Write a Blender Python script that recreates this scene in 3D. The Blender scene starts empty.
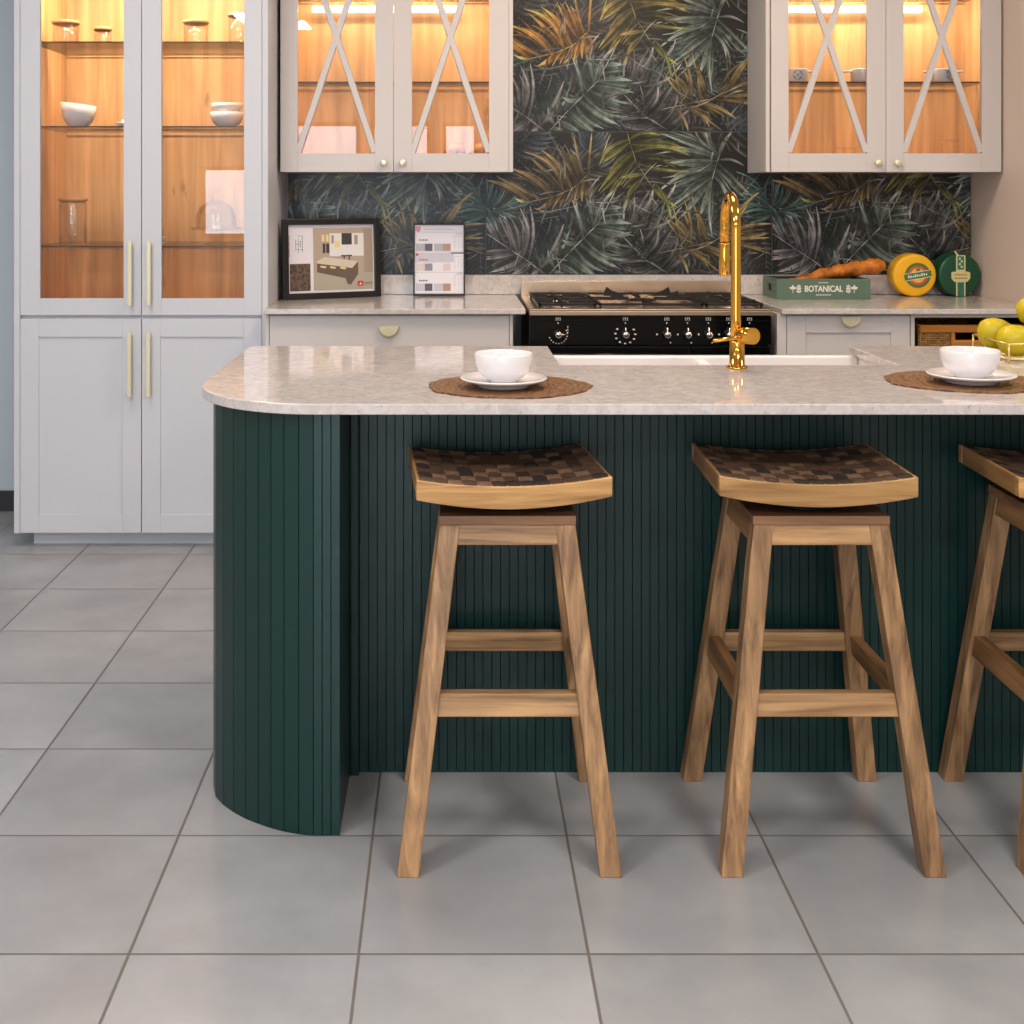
import bpy, bmesh, math, random
from mathutils import Vector, Matrix, Euler
random.seed(7)
PI = math.pi
S = bpy.context.scene
COL = S.collection

# ------------------------------------------------------------------ helpers
def lin(r, g, b):
    f = lambda c: (c/255)/12.92 if c <= 10 else (((c/255)+.055)/1.055)**2.4
    return (f(r), f(g), f(b), 1)

def new_mat(name):
    m = bpy.data.materials.new(name); m.use_nodes = True
    nt = m.node_tree; b = nt.nodes['Principled BSDF']
    return m, nt, b

def mat(name, col, rough=.5, metal=0, spec=.5, coat=0, bump=0, bscale=60, var=0, vscale=8, emit=None, es=0):
    m, nt, b = new_mat(name)
    b.inputs['Base Color'].default_value = col
    b.inputs['Roughness'].default_value = rough
    b.inputs['Metallic'].default_value = metal
    b.inputs['Specular IOR Level'].default_value = spec
    b.inputs['Coat Weight'].default_value = coat
    b.inputs['Coat Roughness'].default_value = .08
    if emit:
        b.inputs['Emission Color'].default_value = emit; b.inputs['Emission Strength'].default_value = es
    tc = nt.nodes.new('ShaderNodeTexCoord')
    if var:
        n = nt.nodes.new('ShaderNodeTexNoise'); n.inputs['Scale'].default_value = vscale; n.inputs['Detail'].default_value = 4
        nt.links.new(tc.outputs['Object'], n.inputs['Vector'])
        r = nt.nodes.new('ShaderNodeValToRGB')
        r.color_ramp.elements[0].position = .3; r.color_ramp.elements[1].position = .7
        r.color_ramp.elements[0].color = tuple(c*(1-var) for c in col[:3])+(1,)
        r.color_ramp.elements[1].color = tuple(min(1, c*(1+var)) for c in col[:3])+(1,)
        nt.links.new(n.outputs['Fac'], r.inputs['Fac']); nt.links.new(r.outputs['Color'], b.inputs['Base Color'])
    if bump:
        n = nt.nodes.new('ShaderNodeTexNoise'); n.inputs['Scale'].default_value = bscale; n.inputs['Detail'].default_value = 3
        nt.links.new(tc.outputs['Object'], n.inputs['Vector'])
        bp = nt.nodes.new('ShaderNodeBump'); bp.inputs['Strength'].default_value = bump; bp.inputs['Distance'].default_value = .002
        nt.links.new(n.outputs['Fac'], bp.inputs['Height']); nt.links.new(bp.outputs['Normal'], b.inputs['Normal'])
    return m

def wood(name, c0, c1, axis='z', scale=1.0, rough=.5, knots=0, plank=0):
    """grain runs along axis"""
    m, nt, b = new_mat(name)
    N, L = nt.nodes, nt.links
    tc = N.new('ShaderNodeTexCoord'); mp = N.new('ShaderNodeMapping')
    oi = N.new('ShaderNodeObjectInfo'); ad = N.new('ShaderNodeVectorMath'); ad.operation = 'ADD'
    mu = N.new('ShaderNodeMath'); mu.operation = 'MULTIPLY'; mu.inputs[1].default_value = 9
    L.new(oi.outputs['Random'], mu.inputs[0]); L.new(tc.outputs['Object'], ad.inputs[0]); L.new(mu.outputs[0], ad.inputs[1])
    sc = {'x': (2.2, 38, 38), 'y': (38, 2.2, 38), 'z': (38, 38, 2.2)}[axis]
    mp.inputs['Scale'].default_value = tuple(s*scale for s in sc)
    L.new(ad.outputs[0], mp.inputs['Vector'])
    n = N.new('ShaderNodeTexNoise'); n.inputs['Scale'].default_value = 1; n.inputs['Detail'].default_value = 6; n.inputs['Roughness'].default_value = .6
    n.inputs['Distortion'].default_value = .6
    L.new(mp.outputs[0], n.inputs['Vector'])
    r = N.new('ShaderNodeValToRGB'); e = r.color_ramp.elements
    e[0].position = .28; e[1].position = .68; e[0].color = c0; e[1].color = c1
    L.new(n.outputs['Fac'], r.inputs['Fac'])
    out = r.outputs['Color']
    # long soft tone changes
    n2 = N.new('ShaderNodeTexNoise'); n2.inputs['Scale'].default_value = .25; n2.inputs['Detail'].default_value = 2
    L.new(mp.outputs[0], n2.inputs['Vector'])
    mr = N.new('ShaderNodeMapRange'); mr.inputs[1].default_value = .3; mr.inputs[2].default_value = .7; mr.inputs[3].default_value = .72; mr.inputs[4].default_value = 1.18
    L.new(n2.outputs['Fac'], mr.inputs[0])
    mx = N.new('ShaderNodeVectorMath'); mx.operation = 'SCALE'; L.new(out, mx.inputs[0]); L.new(mr.outputs[0], mx.inputs[3])
    out = mx.outputs[0]
    if knots:
        v = N.new('ShaderNodeTexNoise'); v.inputs['Scale'].default_value = 1; v.inputs['Detail'].default_value = 5
        mp2 = N.new('ShaderNodeMapping'); mp2.inputs['Scale'].default_value = {'x': (1.7, 14, 14), 'y': (14, 1.7, 14), 'z': (14, 14, 3.2)}[axis]
        L.new(ad.outputs[0], mp2.inputs['Vector']); L.new(mp2.outputs[0], v.inputs['Vector'])
        k = N.new('ShaderNodeMapRange'); k.inputs[1].default_value = .66; k.inputs[2].default_value = .74; k.inputs[3].default_value = 1; k.inputs[4].default_value = .45
        L.new(v.outputs['Fac'], k.inputs[0])
        m2 = N.new('ShaderNodeVectorMath'); m2.operation = 'SCALE'; L.new(out, m2.inputs[0]); L.new(k.outputs[0], m2.inputs[3]); out = m2.outputs[0]
    L.new(out, b.inputs['Base Color'])
    b.inputs['Roughness'].default_value = rough
    bp = N.new('ShaderNodeBump'); bp.inputs['Strength'].default_value = .25; bp.inputs['Distance'].default_value = .001
    L.new(n.outputs['Fac'], bp.inputs['Height']); L.new(bp.outputs[0], b.inputs['Normal'])
    return m

def glass_mat(name, tint=(1, 1, 1, 1), refl=1.45, rough=0.0, base=0.0):
    m = bpy.data.materials.new(name); m.use_nodes = True; nt = m.node_tree; nt.nodes.clear()
    o = nt.nodes.new('ShaderNodeOutputMaterial'); mx = nt.nodes.new('ShaderNodeMixShader')
    t = nt.nodes.new('ShaderNodeBsdfTransparent'); t.inputs[0].default_value = tint
    g = nt.nodes.new('ShaderNodeBsdfGlossy'); g.inputs['Roughness'].default_value = rough
    f = nt.nodes.new('ShaderNodeFresnel'); f.inputs['IOR'].default_value = refl
    a = nt.nodes.new('ShaderNodeMath'); a.operation = 'MULTIPLY_ADD'; a.inputs[1].default_value = (.25 if base else 1); a.inputs[2].default_value = base; a.use_clamp = True
    nt.links.new(f.outputs[0], a.inputs[0]); nt.links.new(a.outputs[0], mx.inputs[0])
    nt.links.new(t.outputs[0], mx.inputs[1]); nt.links.new(g.outputs[0], mx.inputs[2]); nt.links.new(mx.outputs[0], o.inputs[0])
    return m

def stone_mat(name, c0, c1, rough):
    m, nt, b = new_mat(name); N, L = nt.nodes, nt.links
    tc = N.new('ShaderNodeTexCoord')
    n = N.new('ShaderNodeTexNoise'); n.inputs['Scale'].default_value = 26; n.inputs['Detail'].default_value = 8; n.inputs['Roughness'].default_value = .62; n.inputs['Distortion'].default_value = 1.4
    L.new(tc.outputs['Object'], n.inputs['Vector'])
    r = N.new('ShaderNodeValToRGB'); e = r.color_ramp.elements; e[0].position = .33; e[1].position = .62; e[0].color = c0; e[1].color = c1
    L.new(n.outputs['Fac'], r.inputs['Fac'])
    n2 = N.new('ShaderNodeTexNoise'); n2.inputs['Scale'].default_value = 90; n2.inputs['Detail'].default_value = 3
    L.new(tc.outputs['Object'], n2.inputs['Vector'])
    k = N.new('ShaderNodeMapRange'); k.inputs[1].default_value = .27; k.inputs[2].default_value = .36; k.inputs[3].default_value = .62; k.inputs[4].default_value = 1
    L.new(n2.outputs['Fac'], k.inputs[0])
    s = N.new('ShaderNodeVectorMath'); s.operation = 'SCALE'; L.new(r.outputs[0], s.inputs[0]); L.new(k.outputs[0], s.inputs[3])
    L.new(s.outputs[0], b.inputs['Base Color'])
    b.inputs['Roughness'].default_value = rough
    b.inputs['Specular IOR Level'].default_value = .6
    return m

# materials ---------------------------------------------------------
M = {}
M['cab'] = mat('cabinet_paint', lin(206, 207, 214), .42, spec=.35)
M['cabwarm'] = mat('cabinet_paint_warm', lin(206, 200, 199), .42, spec=.35)
M['endp'] = mat('beige_panel', lin(214, 198, 188), .45, spec=.35)
M['gapdark'] = mat('shadow_gap', lin(70, 56, 50), .8)  # plain dark brown for the island plinth
M['oak'] = wood('knotty_oak', lin(192, 144, 94), lin(228, 184, 132), 'z', .7, .5, knots=1)
M['teak'] = wood('teak_upright', lin(98, 68, 44), lin(188, 146, 102), 'z', 1.5, .42)
M['teakx'] = wood('teak_crosswise', lin(110, 78, 48), lin(192, 150, 104), 'x', 1.5, .42)
M['teaky'] = wood('teak_lengthwise', lin(104, 70, 42), lin(170, 126, 82), 'y', 1.0, .42)
M['seatx'] = wood('golden_teak_crosswise', lin(140, 96, 52), lin(212, 166, 106), 'x', 1.3, .33)
M['seaty'] = wood('golden_teak_lengthwise', lin(128, 88, 48), lin(186, 140, 86), 'y', 1.0, .33)
M['platex'] = wood('base_plate_wood', lin(108, 74, 52), lin(160, 116, 82), 'x', .8, .45)
M['weave1'] = mat('dark_water_hyacinth', lin(78, 55, 39), .6, bump=1, bscale=420, var=.4, vscale=160)
M['weave2'] = mat('brown_water_hyacinth', lin(116, 88, 66), .6, bump=1, bscale=420, var=.4, vscale=160)
M['weave3'] = mat('blackened_water_hyacinth', lin(42, 29, 21), .7, bump=1, bscale=420, var=.3, vscale=160)
M['green'] = mat('dark_green_paint', lin(11, 47, 45), .36, spec=.42)
M['groove'] = M['green']
M['iron'] = mat('black_steel', lin(22, 20, 20), .4, metal=.6)
M['stone'] = stone_mat('speckled_quartz', lin(188, 178, 175), lin(212, 204, 202), .07)
M['stone2'] = stone_mat('speckled_quartz_rear', lin(192, 183, 178), lin(214, 205, 201), .12)
M['brass'] = mat('brushed_brass', lin(226, 218, 184), .34, metal=.45)
M['gold'] = mat('polished_gold', lin(222, 168, 74), .11, metal=1)
M['steel'] = mat('stainless_steel', lin(214, 190, 166), .26, metal=.9)
M['knob'] = mat('chrome_knob', lin(225, 220, 215), .12, metal=1)
M['blackgl'] = mat('black_enamel', lin(9, 9, 10), .12, spec=.5)
M['cast'] = mat('cast_iron', lin(24, 23, 24), .55, spec=.4)
M['print'] = mat('white_print', lin(225, 222, 216), .5)
M['ceramic'] = mat('white_glazed_ceramic', lin(232, 228, 230), .12, spec=.6)
M['sink'] = mat('white_fireclay', lin(236, 230, 230), .18)
def burl():
    m, nt, b = new_mat('brown_burl_placemat'); N, L = nt.nodes, nt.links
    tc = N.new('ShaderNodeTexCoord'); w = N.new('ShaderNodeTexWave'); w.wave_type = 'RINGS'; w.rings_direction = 'Z'
    w.inputs['Scale'].default_value = 22; w.inputs['Distortion'].default_value = 14; w.inputs['Detail'].default_value = 4; w.inputs['Detail Scale'].default_value = 1.2
    L.new(tc.outputs['Object'], w.inputs['Vector']); r = N.new('ShaderNodeValToRGB'); e = r.color_ramp.elements
    e[0].position = .1; e[1].position = .9; e[0].color = lin(84, 54, 30); e[1].color = lin(134, 92, 54)
    L.new(w.outputs['Fac'], r.inputs['Fac']); L.new(r.outputs[0], b.inputs['Base Color']); b.inputs['Roughness'].default_value = .45
    bp = N.new('ShaderNodeBump'); bp.inputs['Strength'].default_value = .6; bp.inputs['Distance'].default_value = .002; L.new(w.outputs['Fac'], bp.inputs['Height']); L.new(bp.outputs[0], b.inputs['Normal'])
    return m
M['mat_wood'] = burl()
M['glass'] = glass_mat('cabinet_glass', refl=1.5)
M['shelfglass'] = glass_mat('shelf_glass', (.95, .95, .94, 1), 1.15)
M['shelfedge'] = mat('shelf_glass_edge', lin(74, 50, 34), .2)
M['jarglass'] = glass_mat('jar_glass', (.97, .97, .96, 1), 1.25, .0, .05)
M['bamboo'] = mat('bamboo_lid', lin(178, 130, 84), .5)
M['frame'] = mat('black_picture_frame', lin(16, 12, 14), .35)
M['paper'] = mat('white_paper', lin(226, 222, 230), .3)
M['led'] = mat('led_diffuser', (1, 1, 1, 1), .5, emit=(1, .84, .62, 1), es=3)
M['panel_light'] = mat('ceiling_light_diffuser', (1, 1, 1, 1), .5, emit=(1, .92, .80, 1), es=4)
M['boxgreen'] = mat('sage_green_crate', lin(88, 112, 96), .45)
M['boxdark'] = mat('crate_inside', lin(52, 44, 40), .8)
M['bread'] = mat('browned_crust', lin(186, 106, 28), .5, bump=1.0, bscale=45, var=.55, vscale=26)
M['yellow'] = mat('yellow_wax_rind', lin(236, 176, 18), .35)
M['dgreen'] = mat('dark_green_wax_rind', lin(16, 74, 48), .35, spec=.5)
M['cream'] = mat('cream_label', lin(214, 206, 150), .5)
M['teal'] = mat('teal_ribbon', lin(28, 118, 112), .5)
M['lgreen'] = mat('label_green', lin(70, 112, 52), .5)
M['lred'] = mat('label_red', lin(196, 84, 50), .5)
M['lgold'] = mat('label_gold', lin(226, 176, 70), .5)
M['fruit'] = mat('yellow_green_skin', lin(188, 168, 4), .45, var=.16, vscale=14)
M['stalk'] = mat('dark_stalk', lin(70, 56, 26), .7)
M['wire'] = mat('gold_wire', lin(232, 208, 140), .25, metal=.7)
M['basketwood'] = wood('orange_basket_timber', lin(176, 104, 34), lin(222, 146, 62), 'x', 1, .45)
M['darkin'] = mat('dark_inside', lin(26, 18, 14), .8)
M['wallp'] = mat('wall_paint_grey', lin(190, 202, 214), .7)
M['wallw'] = mat('wall_paint_white', lin(216, 208, 200), .8)
M['ceil'] = mat('ceiling_paint', lin(226, 220, 214), .9)
M['base'] = mat('charcoal_skirting', lin(46, 48, 54), .5)
M['timber'] = wood('window_timber', lin(160, 92, 44), lin(206, 136, 76), 'z', .8, .5)
M['red'] = mat('logo_red', lin(206, 48, 48), .4)
M['ink'] = mat('dark_ink', lin(60, 56, 62), .5)
M['leafpic'] = mat('photo_undergrowth', lin(92, 74, 62), .4, var=.7, vscale=90)
for nm, c in dict(ptaupe=(160, 144, 128), pwall=(178, 160, 144), pfloor=(172, 164, 148), pbrown=(104, 88, 78), pdark=(62, 58, 58), pmirror=(222, 220, 218), ptop=(206, 196, 178),
                  pgrey=(176, 172, 182), pmid=(140, 136, 146), pslate=(88, 84, 96), ptan=(176, 140, 124), pblush=(212, 198, 198), plav=(196, 192, 206), ppink=(226, 140, 160), pglow=(232, 210, 140)).items():
    M[nm] = mat('print_'+nm[1:], lin(*c), .4)

def wicker():
    m, nt, b = new_mat('woven_wicker'); N, L = nt.nodes, nt.links
    tc = N.new('ShaderNodeTexCoord')
    c = N.new('ShaderNodeTexBrick'); c.inputs['Scale'].default_value = 60; c.inputs['Mortar Size'].default_value = .06
    c.inputs['Color1'].default_value = lin(206, 154, 78); c.inputs['Color2'].default_value = lin(160, 104, 44); c.inputs['Mortar'].default_value = lin(50, 30, 14)
    c.inputs['Brick Width'].default_value = .8; c.inputs['Row Height'].default_value = .4
    mp = N.new('ShaderNodeMapping'); mp.inputs['Rotation'].default_value = (PI/2, 0, 0)
    L.new(tc.outputs['Object'], mp.inputs['Vector']); L.new(mp.outputs[0], c.inputs['Vector']); L.new(c.outputs['Color'], b.inputs['Base Color'])
    bp = N.new('ShaderNodeBump'); bp.inputs['Strength'].default_value = .7; bp.inputs['Distance'].default_value = .003
    L.new(c.outputs['Fac'], bp.inputs['Height']); bp.invert = True; L.new(bp.outputs[0], b.inputs['Normal'])
    return m
M['wicker'] = wicker()

def floor_mat():
    m, nt, b = new_mat('grey_porcelain_tiles'); N, L = nt.nodes, nt.links
    T = .4075
    tc = N.new('ShaderNodeTexCoord'); sp = N.new('ShaderNodeSeparateXYZ'); L.new(tc.outputs['Object'], sp.inputs[0])
    def mth(op, a, bb=None, cl=False):
        n = N.new('ShaderNodeMath'); n.operation = op; n.use_clamp = cl
        for i, v in enumerate((a, bb)):
            if v is None: continue
            if isinstance(v, (int, float)): n.inputs[i].default_value = v
            else: L.new(v, n.inputs[i])
        return n.outputs[0]
    def line(o, off):
        t = mth('DIVIDE', mth('SUBTRACT', o, off), T)
        fr = mth('FRACT', t); d = mth('MINIMUM', fr, mth('SUBTRACT', 1, fr))
        return d, mth('FLOOR', t)
    dx, ix = line(sp.outputs['X'], -.5675-T*20); dy, iy = line(sp.outputs['Y'], 2.618-T*20)
    d = mth('MINIMUM', dx, dy)
    g = N.new('ShaderNodeMapRange'); g.inputs[1].default_value = .0045; g.inputs[2].default_value = .0085; L.new(d, g.inputs[0])
    cid = N.new('ShaderNodeCombineXYZ'); L.new(ix, cid.inputs[0]); L.new(iy, cid.inputs[1])
    wn = N.new('ShaderNodeTexWhiteNoise'); wn.noise_dimensions = '2D'; L.new(cid.outputs[0], wn.inputs['Vector'])
    n = N.new('ShaderNodeTexNoise'); n.inputs['Scale'].default_value = 3.2; n.inputs['Detail'].default_value = 7; n.inputs['Roughness'].default_value = .55
    sh = N.new('ShaderNodeVectorMath'); sh.operation = 'MULTIPLY_ADD'; L.new(cid.outputs[0], sh.inputs[0]); sh.inputs[1].default_value = (3.7, 5.1, 0); L.new(tc.outputs['Object'], sh.inputs[2])
    L.new(sh.outputs[0], n.inputs['Vector'])
    r = N.new('ShaderNodeValToRGB'); e = r.color_ramp.elements; e[0].position = .3; e[1].position = .72
    e[0].color = lin(146, 146, 149); e[1].color = lin(169, 169, 171)
    L.new(n.outputs['Fac'], r.inputs['Fac'])
    k = N.new('ShaderNodeMapRange'); k.inputs[3].default_value = .95; k.inputs[4].default_value = 1.06; L.new(wn.outputs['Value'], k.inputs[0])
    s = N.new('ShaderNodeVectorMath'); s.operation = 'SCALE'; L.new(r.outputs[0], s.inputs[0]); L.new(k.outputs[0], s.inputs[3])
    mx = N.new('ShaderNodeMix'); mx.data_type = 'RGBA'; L.new(g.outputs[0], mx.inputs['Factor']); mx.inputs['A'].default_value = lin(108, 101, 95); L.new(s.outputs[0], mx.inputs['B'])
    L.new(mx.outputs['Result'], b.inputs['Base Color'])
    rr = N.new('ShaderNodeMapRange'); rr.inputs[3].default_value = .8; rr.inputs[4].default_value = .24; L.new(g.outputs[0], rr.inputs[0]); L.new(rr.outputs[0], b.inputs['Roughness'])
    bp = N.new('ShaderNodeBump'); bp.inputs['Strength'].default_value = .5; bp.inputs['Distance'].default_value = .002; L.new(g.outputs[0], bp.inputs['Height'])
    L.new(bp.outputs[0], b.inputs['Normal'])
    return m
M['floor'] = floor_mat()

# geometry ----------------------------------------------------------
def bm_box(bm, x0, x1, y0, y1, z0, z1, mi=0):
    vs = [bm.verts.new(p) for p in ((x0,y0,z0),(x1,y0,z0),(x1,y1,z0),(x0,y1,z0),(x0,y0,z1),(x1,y0,z1),(x1,y1,z1),(x0,y1,z1))]
    for f in ((0,3,2,1),(4,5,6,7),(0,1,5,4),(1,2,6,5),(2,3,7,6),(3,0,4,7)):
        bm.faces.new([vs[i] for i in f]).material_index = mi
    return vs

def bm_prism(bm, pts, z0, z1, mi=0, inset_top=0):
    a = [bm.verts.new((x, y, z0)) for x, y in pts]; b = [bm.verts.new((x, y, z1)) for x, y in pts]
    n = len(pts)
    bm.faces.new(a[::-1]).material_index = mi; bm.faces.new(b).material_index = mi
    for i in range(n): bm.faces.new((a[i], a[(i+1) % n], b[(i+1) % n], b[i])).material_index = mi

def bm_hex(bm, bot, top, mi=0):
    """two quads (4 points each) -> closed hexahedron"""
    a = [bm.verts.new(p) for p in bot]; b = [bm.verts.new(p) for p in top]
    bm.faces.new(a[::-1]).material_index = mi; bm.faces.new(b).material_index = mi
    for i in range(4): bm.faces.new((a[i], a[(i+1) % 4], b[(i+1) % 4], b[i])).material_index = mi

def bm_lathe(bm, prof, seg=40, c=(0, 0, 0), closed=False, mi=0, mtx=None):
    rings = []
    for r, z in prof:
        if r < 1e-6: ring = [bm.verts.new((0, 0, z))]
        else: ring = [bm.verts.new((r*math.cos(2*PI*i/seg), r*math.sin(2*PI*i/seg), z)) for i in range(seg)]
        rings.append(ring)
    for a, b in zip(rings, rings[1:]):
        for i in range(seg):
            j = (i+1) % seg
            if len(a) == 1 and len(b) == 1: continue
            if len(a) == 1: f = (a[0], b[i], b[j])
            elif len(b) == 1: f = (a[i], a[j], b[0])
            else: f = (a[i], a[j], b[j], b[i])
            fc = bm.faces.new(f); fc.material_index = mi; fc.smooth = True
    mt = Matrix.Translation(c) @ (mtx or Matrix())
    vs = [v for r in rings for v in r]
    bmesh.ops.transform(bm, matrix=mt, verts=vs)

def bm_tube(bm, pts, rad, seg=12, mi=0, caps=True):
    pts = [Vector(p) for p in pts]; rings = []
    up = Vector((0, 0, 1)); prev = None
    for i, p in enumerate(pts):
        d = (pts[min(i+1, len(pts)-1)]-pts[max(i-1, 0)]).normalized()
        if prev is None:
            u = d.cross(up);
            if u.length < .01: u = d.cross(Vector((1, 0, 0)))
        else: u = prev-d*prev.dot(d)
        u.normalize(); prev = u; v = d.cross(u)
        r = rad[i] if isinstance(rad, (list, tuple)) else rad
        rings.append([bm.verts.new(p+(u*math.cos(2*PI*k/seg)+v*math.sin(2*PI*k/seg))*r) for k in range(seg)])
    for a, b in zip(rings, rings[1:]):
        for k in range(seg):
            f = bm.faces.new((a[k], a[(k+1) % seg], b[(k+1) % seg], b[k])); f.smooth = True; f.material_index = mi
    if caps:
        bm.faces.new(rings[0][::-1]).material_index = mi; bm.faces.new(rings[-1]).material_index = mi

def obj(name, bm, mats, parent=None, bevel=0, loc=None, rot=None, smooth=False, seg=2):
    bmesh.ops.recalc_face_normals(bm, faces=bm.faces)
    me = bpy.data.meshes.new(name); bm.to_mesh(me); bm.free()
    for m in (mats if isinstance(mats, (list, tuple)) else [mats]): me.materials.append(m)
    if smooth:
        for p in me.polygons: p.use_smooth = True
    o = bpy.data.objects.new(name, me); COL.objects.link(o)
    if parent: o.parent = parent
    if loc: o.location = loc
    if rot: o.rotation_euler = rot
    if bevel:
        b = o.modifiers.new('bevel', 'BEVEL'); b.width = bevel; b.segments = seg; b.limit_method = 'ANGLE'; b.angle_limit = math.radians(40)
    return o

def tag(o, label=None, cat=None, group=None, kind=None):
    if label: o['label'] = label
    if cat: o['category'] = cat
    if group: o['group'] = group
    if kind: o['kind'] = kind
    return o

def empty(name, loc, label, cat, group=None, rz=0):
    o = bpy.data.objects.new(name, None); COL.objects.link(o); o.location = loc; o.rotation_euler = (0, 0, rz)
    o.empty_display_size = .05
    return tag(o, label, cat, group)

def box(name, x0, x1, y0, y1, z0, z1, m, parent=None, bevel=0):
    """box given in world metres; parent offset removed"""
    bm = bmesh.new(); L = parent_loc(parent)
    bm_box(bm, x0-L.x, x1-L.x, y0-L.y, y1-L.y, z0-L.z, z1-L.z)
    return obj(name, bm, m, parent, bevel)

def parent_loc(p):
    v = Vector((0, 0, 0))
    while p is not None: v += p.location; p = p.parent
    return v

def boxes(name, lst, m, parent=None, bevel=0):
    bm = bmesh.new(); L = parent_loc(parent)
    for b in lst:
        x0, x1, y0, y1, z0, z1 = b[:6]
        bm_box(bm, x0-L.x, x1-L.x, y0-L.y, y1-L.y, z0-L.z, z1-L.z, b[6] if len(b) > 6 else 0)
    return obj(name, bm, m, parent, bevel)

def copy_tree(o, parent=None):
    c = o.copy(); COL.objects.link(c); c.parent = parent
    for ch in list(o.children): copy_tree(ch, c)
    return c

def text_obj(name, s, size, m, parent, loc, rot, extrude=.0004, align='CENTER', sx=1):
    cu = bpy.data.curves.new(name, 'FONT'); cu.body = s; cu.size = size; cu.extrude = extrude
    cu.align_x = align; cu.align_y = 'CENTER'; cu.offset = size*.026
    t = bpy.data.objects.new('tmp', cu); COL.objects.link(t)
    dg = bpy.context.evaluated_depsgraph_get()
    me = bpy.data.meshes.new_from_object(t.evaluated_get(dg)); bpy.data.objects.remove(t)
    me.name = name; me.materials.clear(); me.materials.append(m)
    o = bpy.data.objects.new(name, me); COL.objects.link(o); o.parent = parent; o.location = loc; o.rotation_euler = rot; o.scale = (sx, 1, 1)
    return o

# ------------------------------------------------------------------ the room
RL, RR, RB, WB, CH = -3.6, 4.2, -3.0, 5.30, 2.95
def struct(o): o['kind'] = 'structure'; return o
struct(box('floor', RL, RR, RB, WB, -.05, 0, M['floor']))
struct(box('ceiling', RL, RR, RB, WB, CH, CH+.05, M['ceil']))
struct(box('wall_back', RL-.1, RR+.1, WB, WB+.1, 0, CH, M['wallp']))
struct(box('wall_left', RL-.1, RL, RB, WB, 0, CH, M['wallw']))
struct(box('wall_right', RR, RR+.1, RB, WB, 0, CH, M['wallw']))
struct(box('baseboard_back', RL, -1.67, WB-.015, WB, 0, .085, M['base']))
# shopfront wall behind the photographer: windows divided by timber posts
wins = [(-2.50, -2.02, .90, 1.62), (-1.75, -.93, .25, 2.09), (-.82, -.19, .25, 2.09), (-.07, .30, .25, 2.09)]
bm = bmesh.new(); xs = [RL-.1]
for a, b_, z0, z1 in wins:
    bm_box(bm, xs[-1], a, RB-.1, RB, 0, CH); bm_box(bm, a, b_, RB-.1, RB, 0, z0); bm_box(bm, a, b_, RB-.1, RB, z1, CH); xs.append(b_)
bm_box(bm, xs[-1], RR+.1, RB-.1, RB, 0, CH)
struct(obj('wall_front', bm, M['wallw']))
for i, (a, b_, z0, z1) in enumerate(wins):
    w = struct(boxes('window_%d' % (i+1), [(a, a+.04, RB-.09, RB-.03, z0, z1), (b_-.04, b_, RB-.09, RB-.03, z0, z1), (a+.04, b_-.04, RB-.09, RB-.03, z0, z0+.04), (a+.04, b_-.04, RB-.09, RB-.03, z1-.04, z1)], M['timber']))
    p = box('window_pane', a+.04, b_-.04, RB-.065, RB-.06, z0+.04, z1-.04, M['glass'], w)

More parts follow.
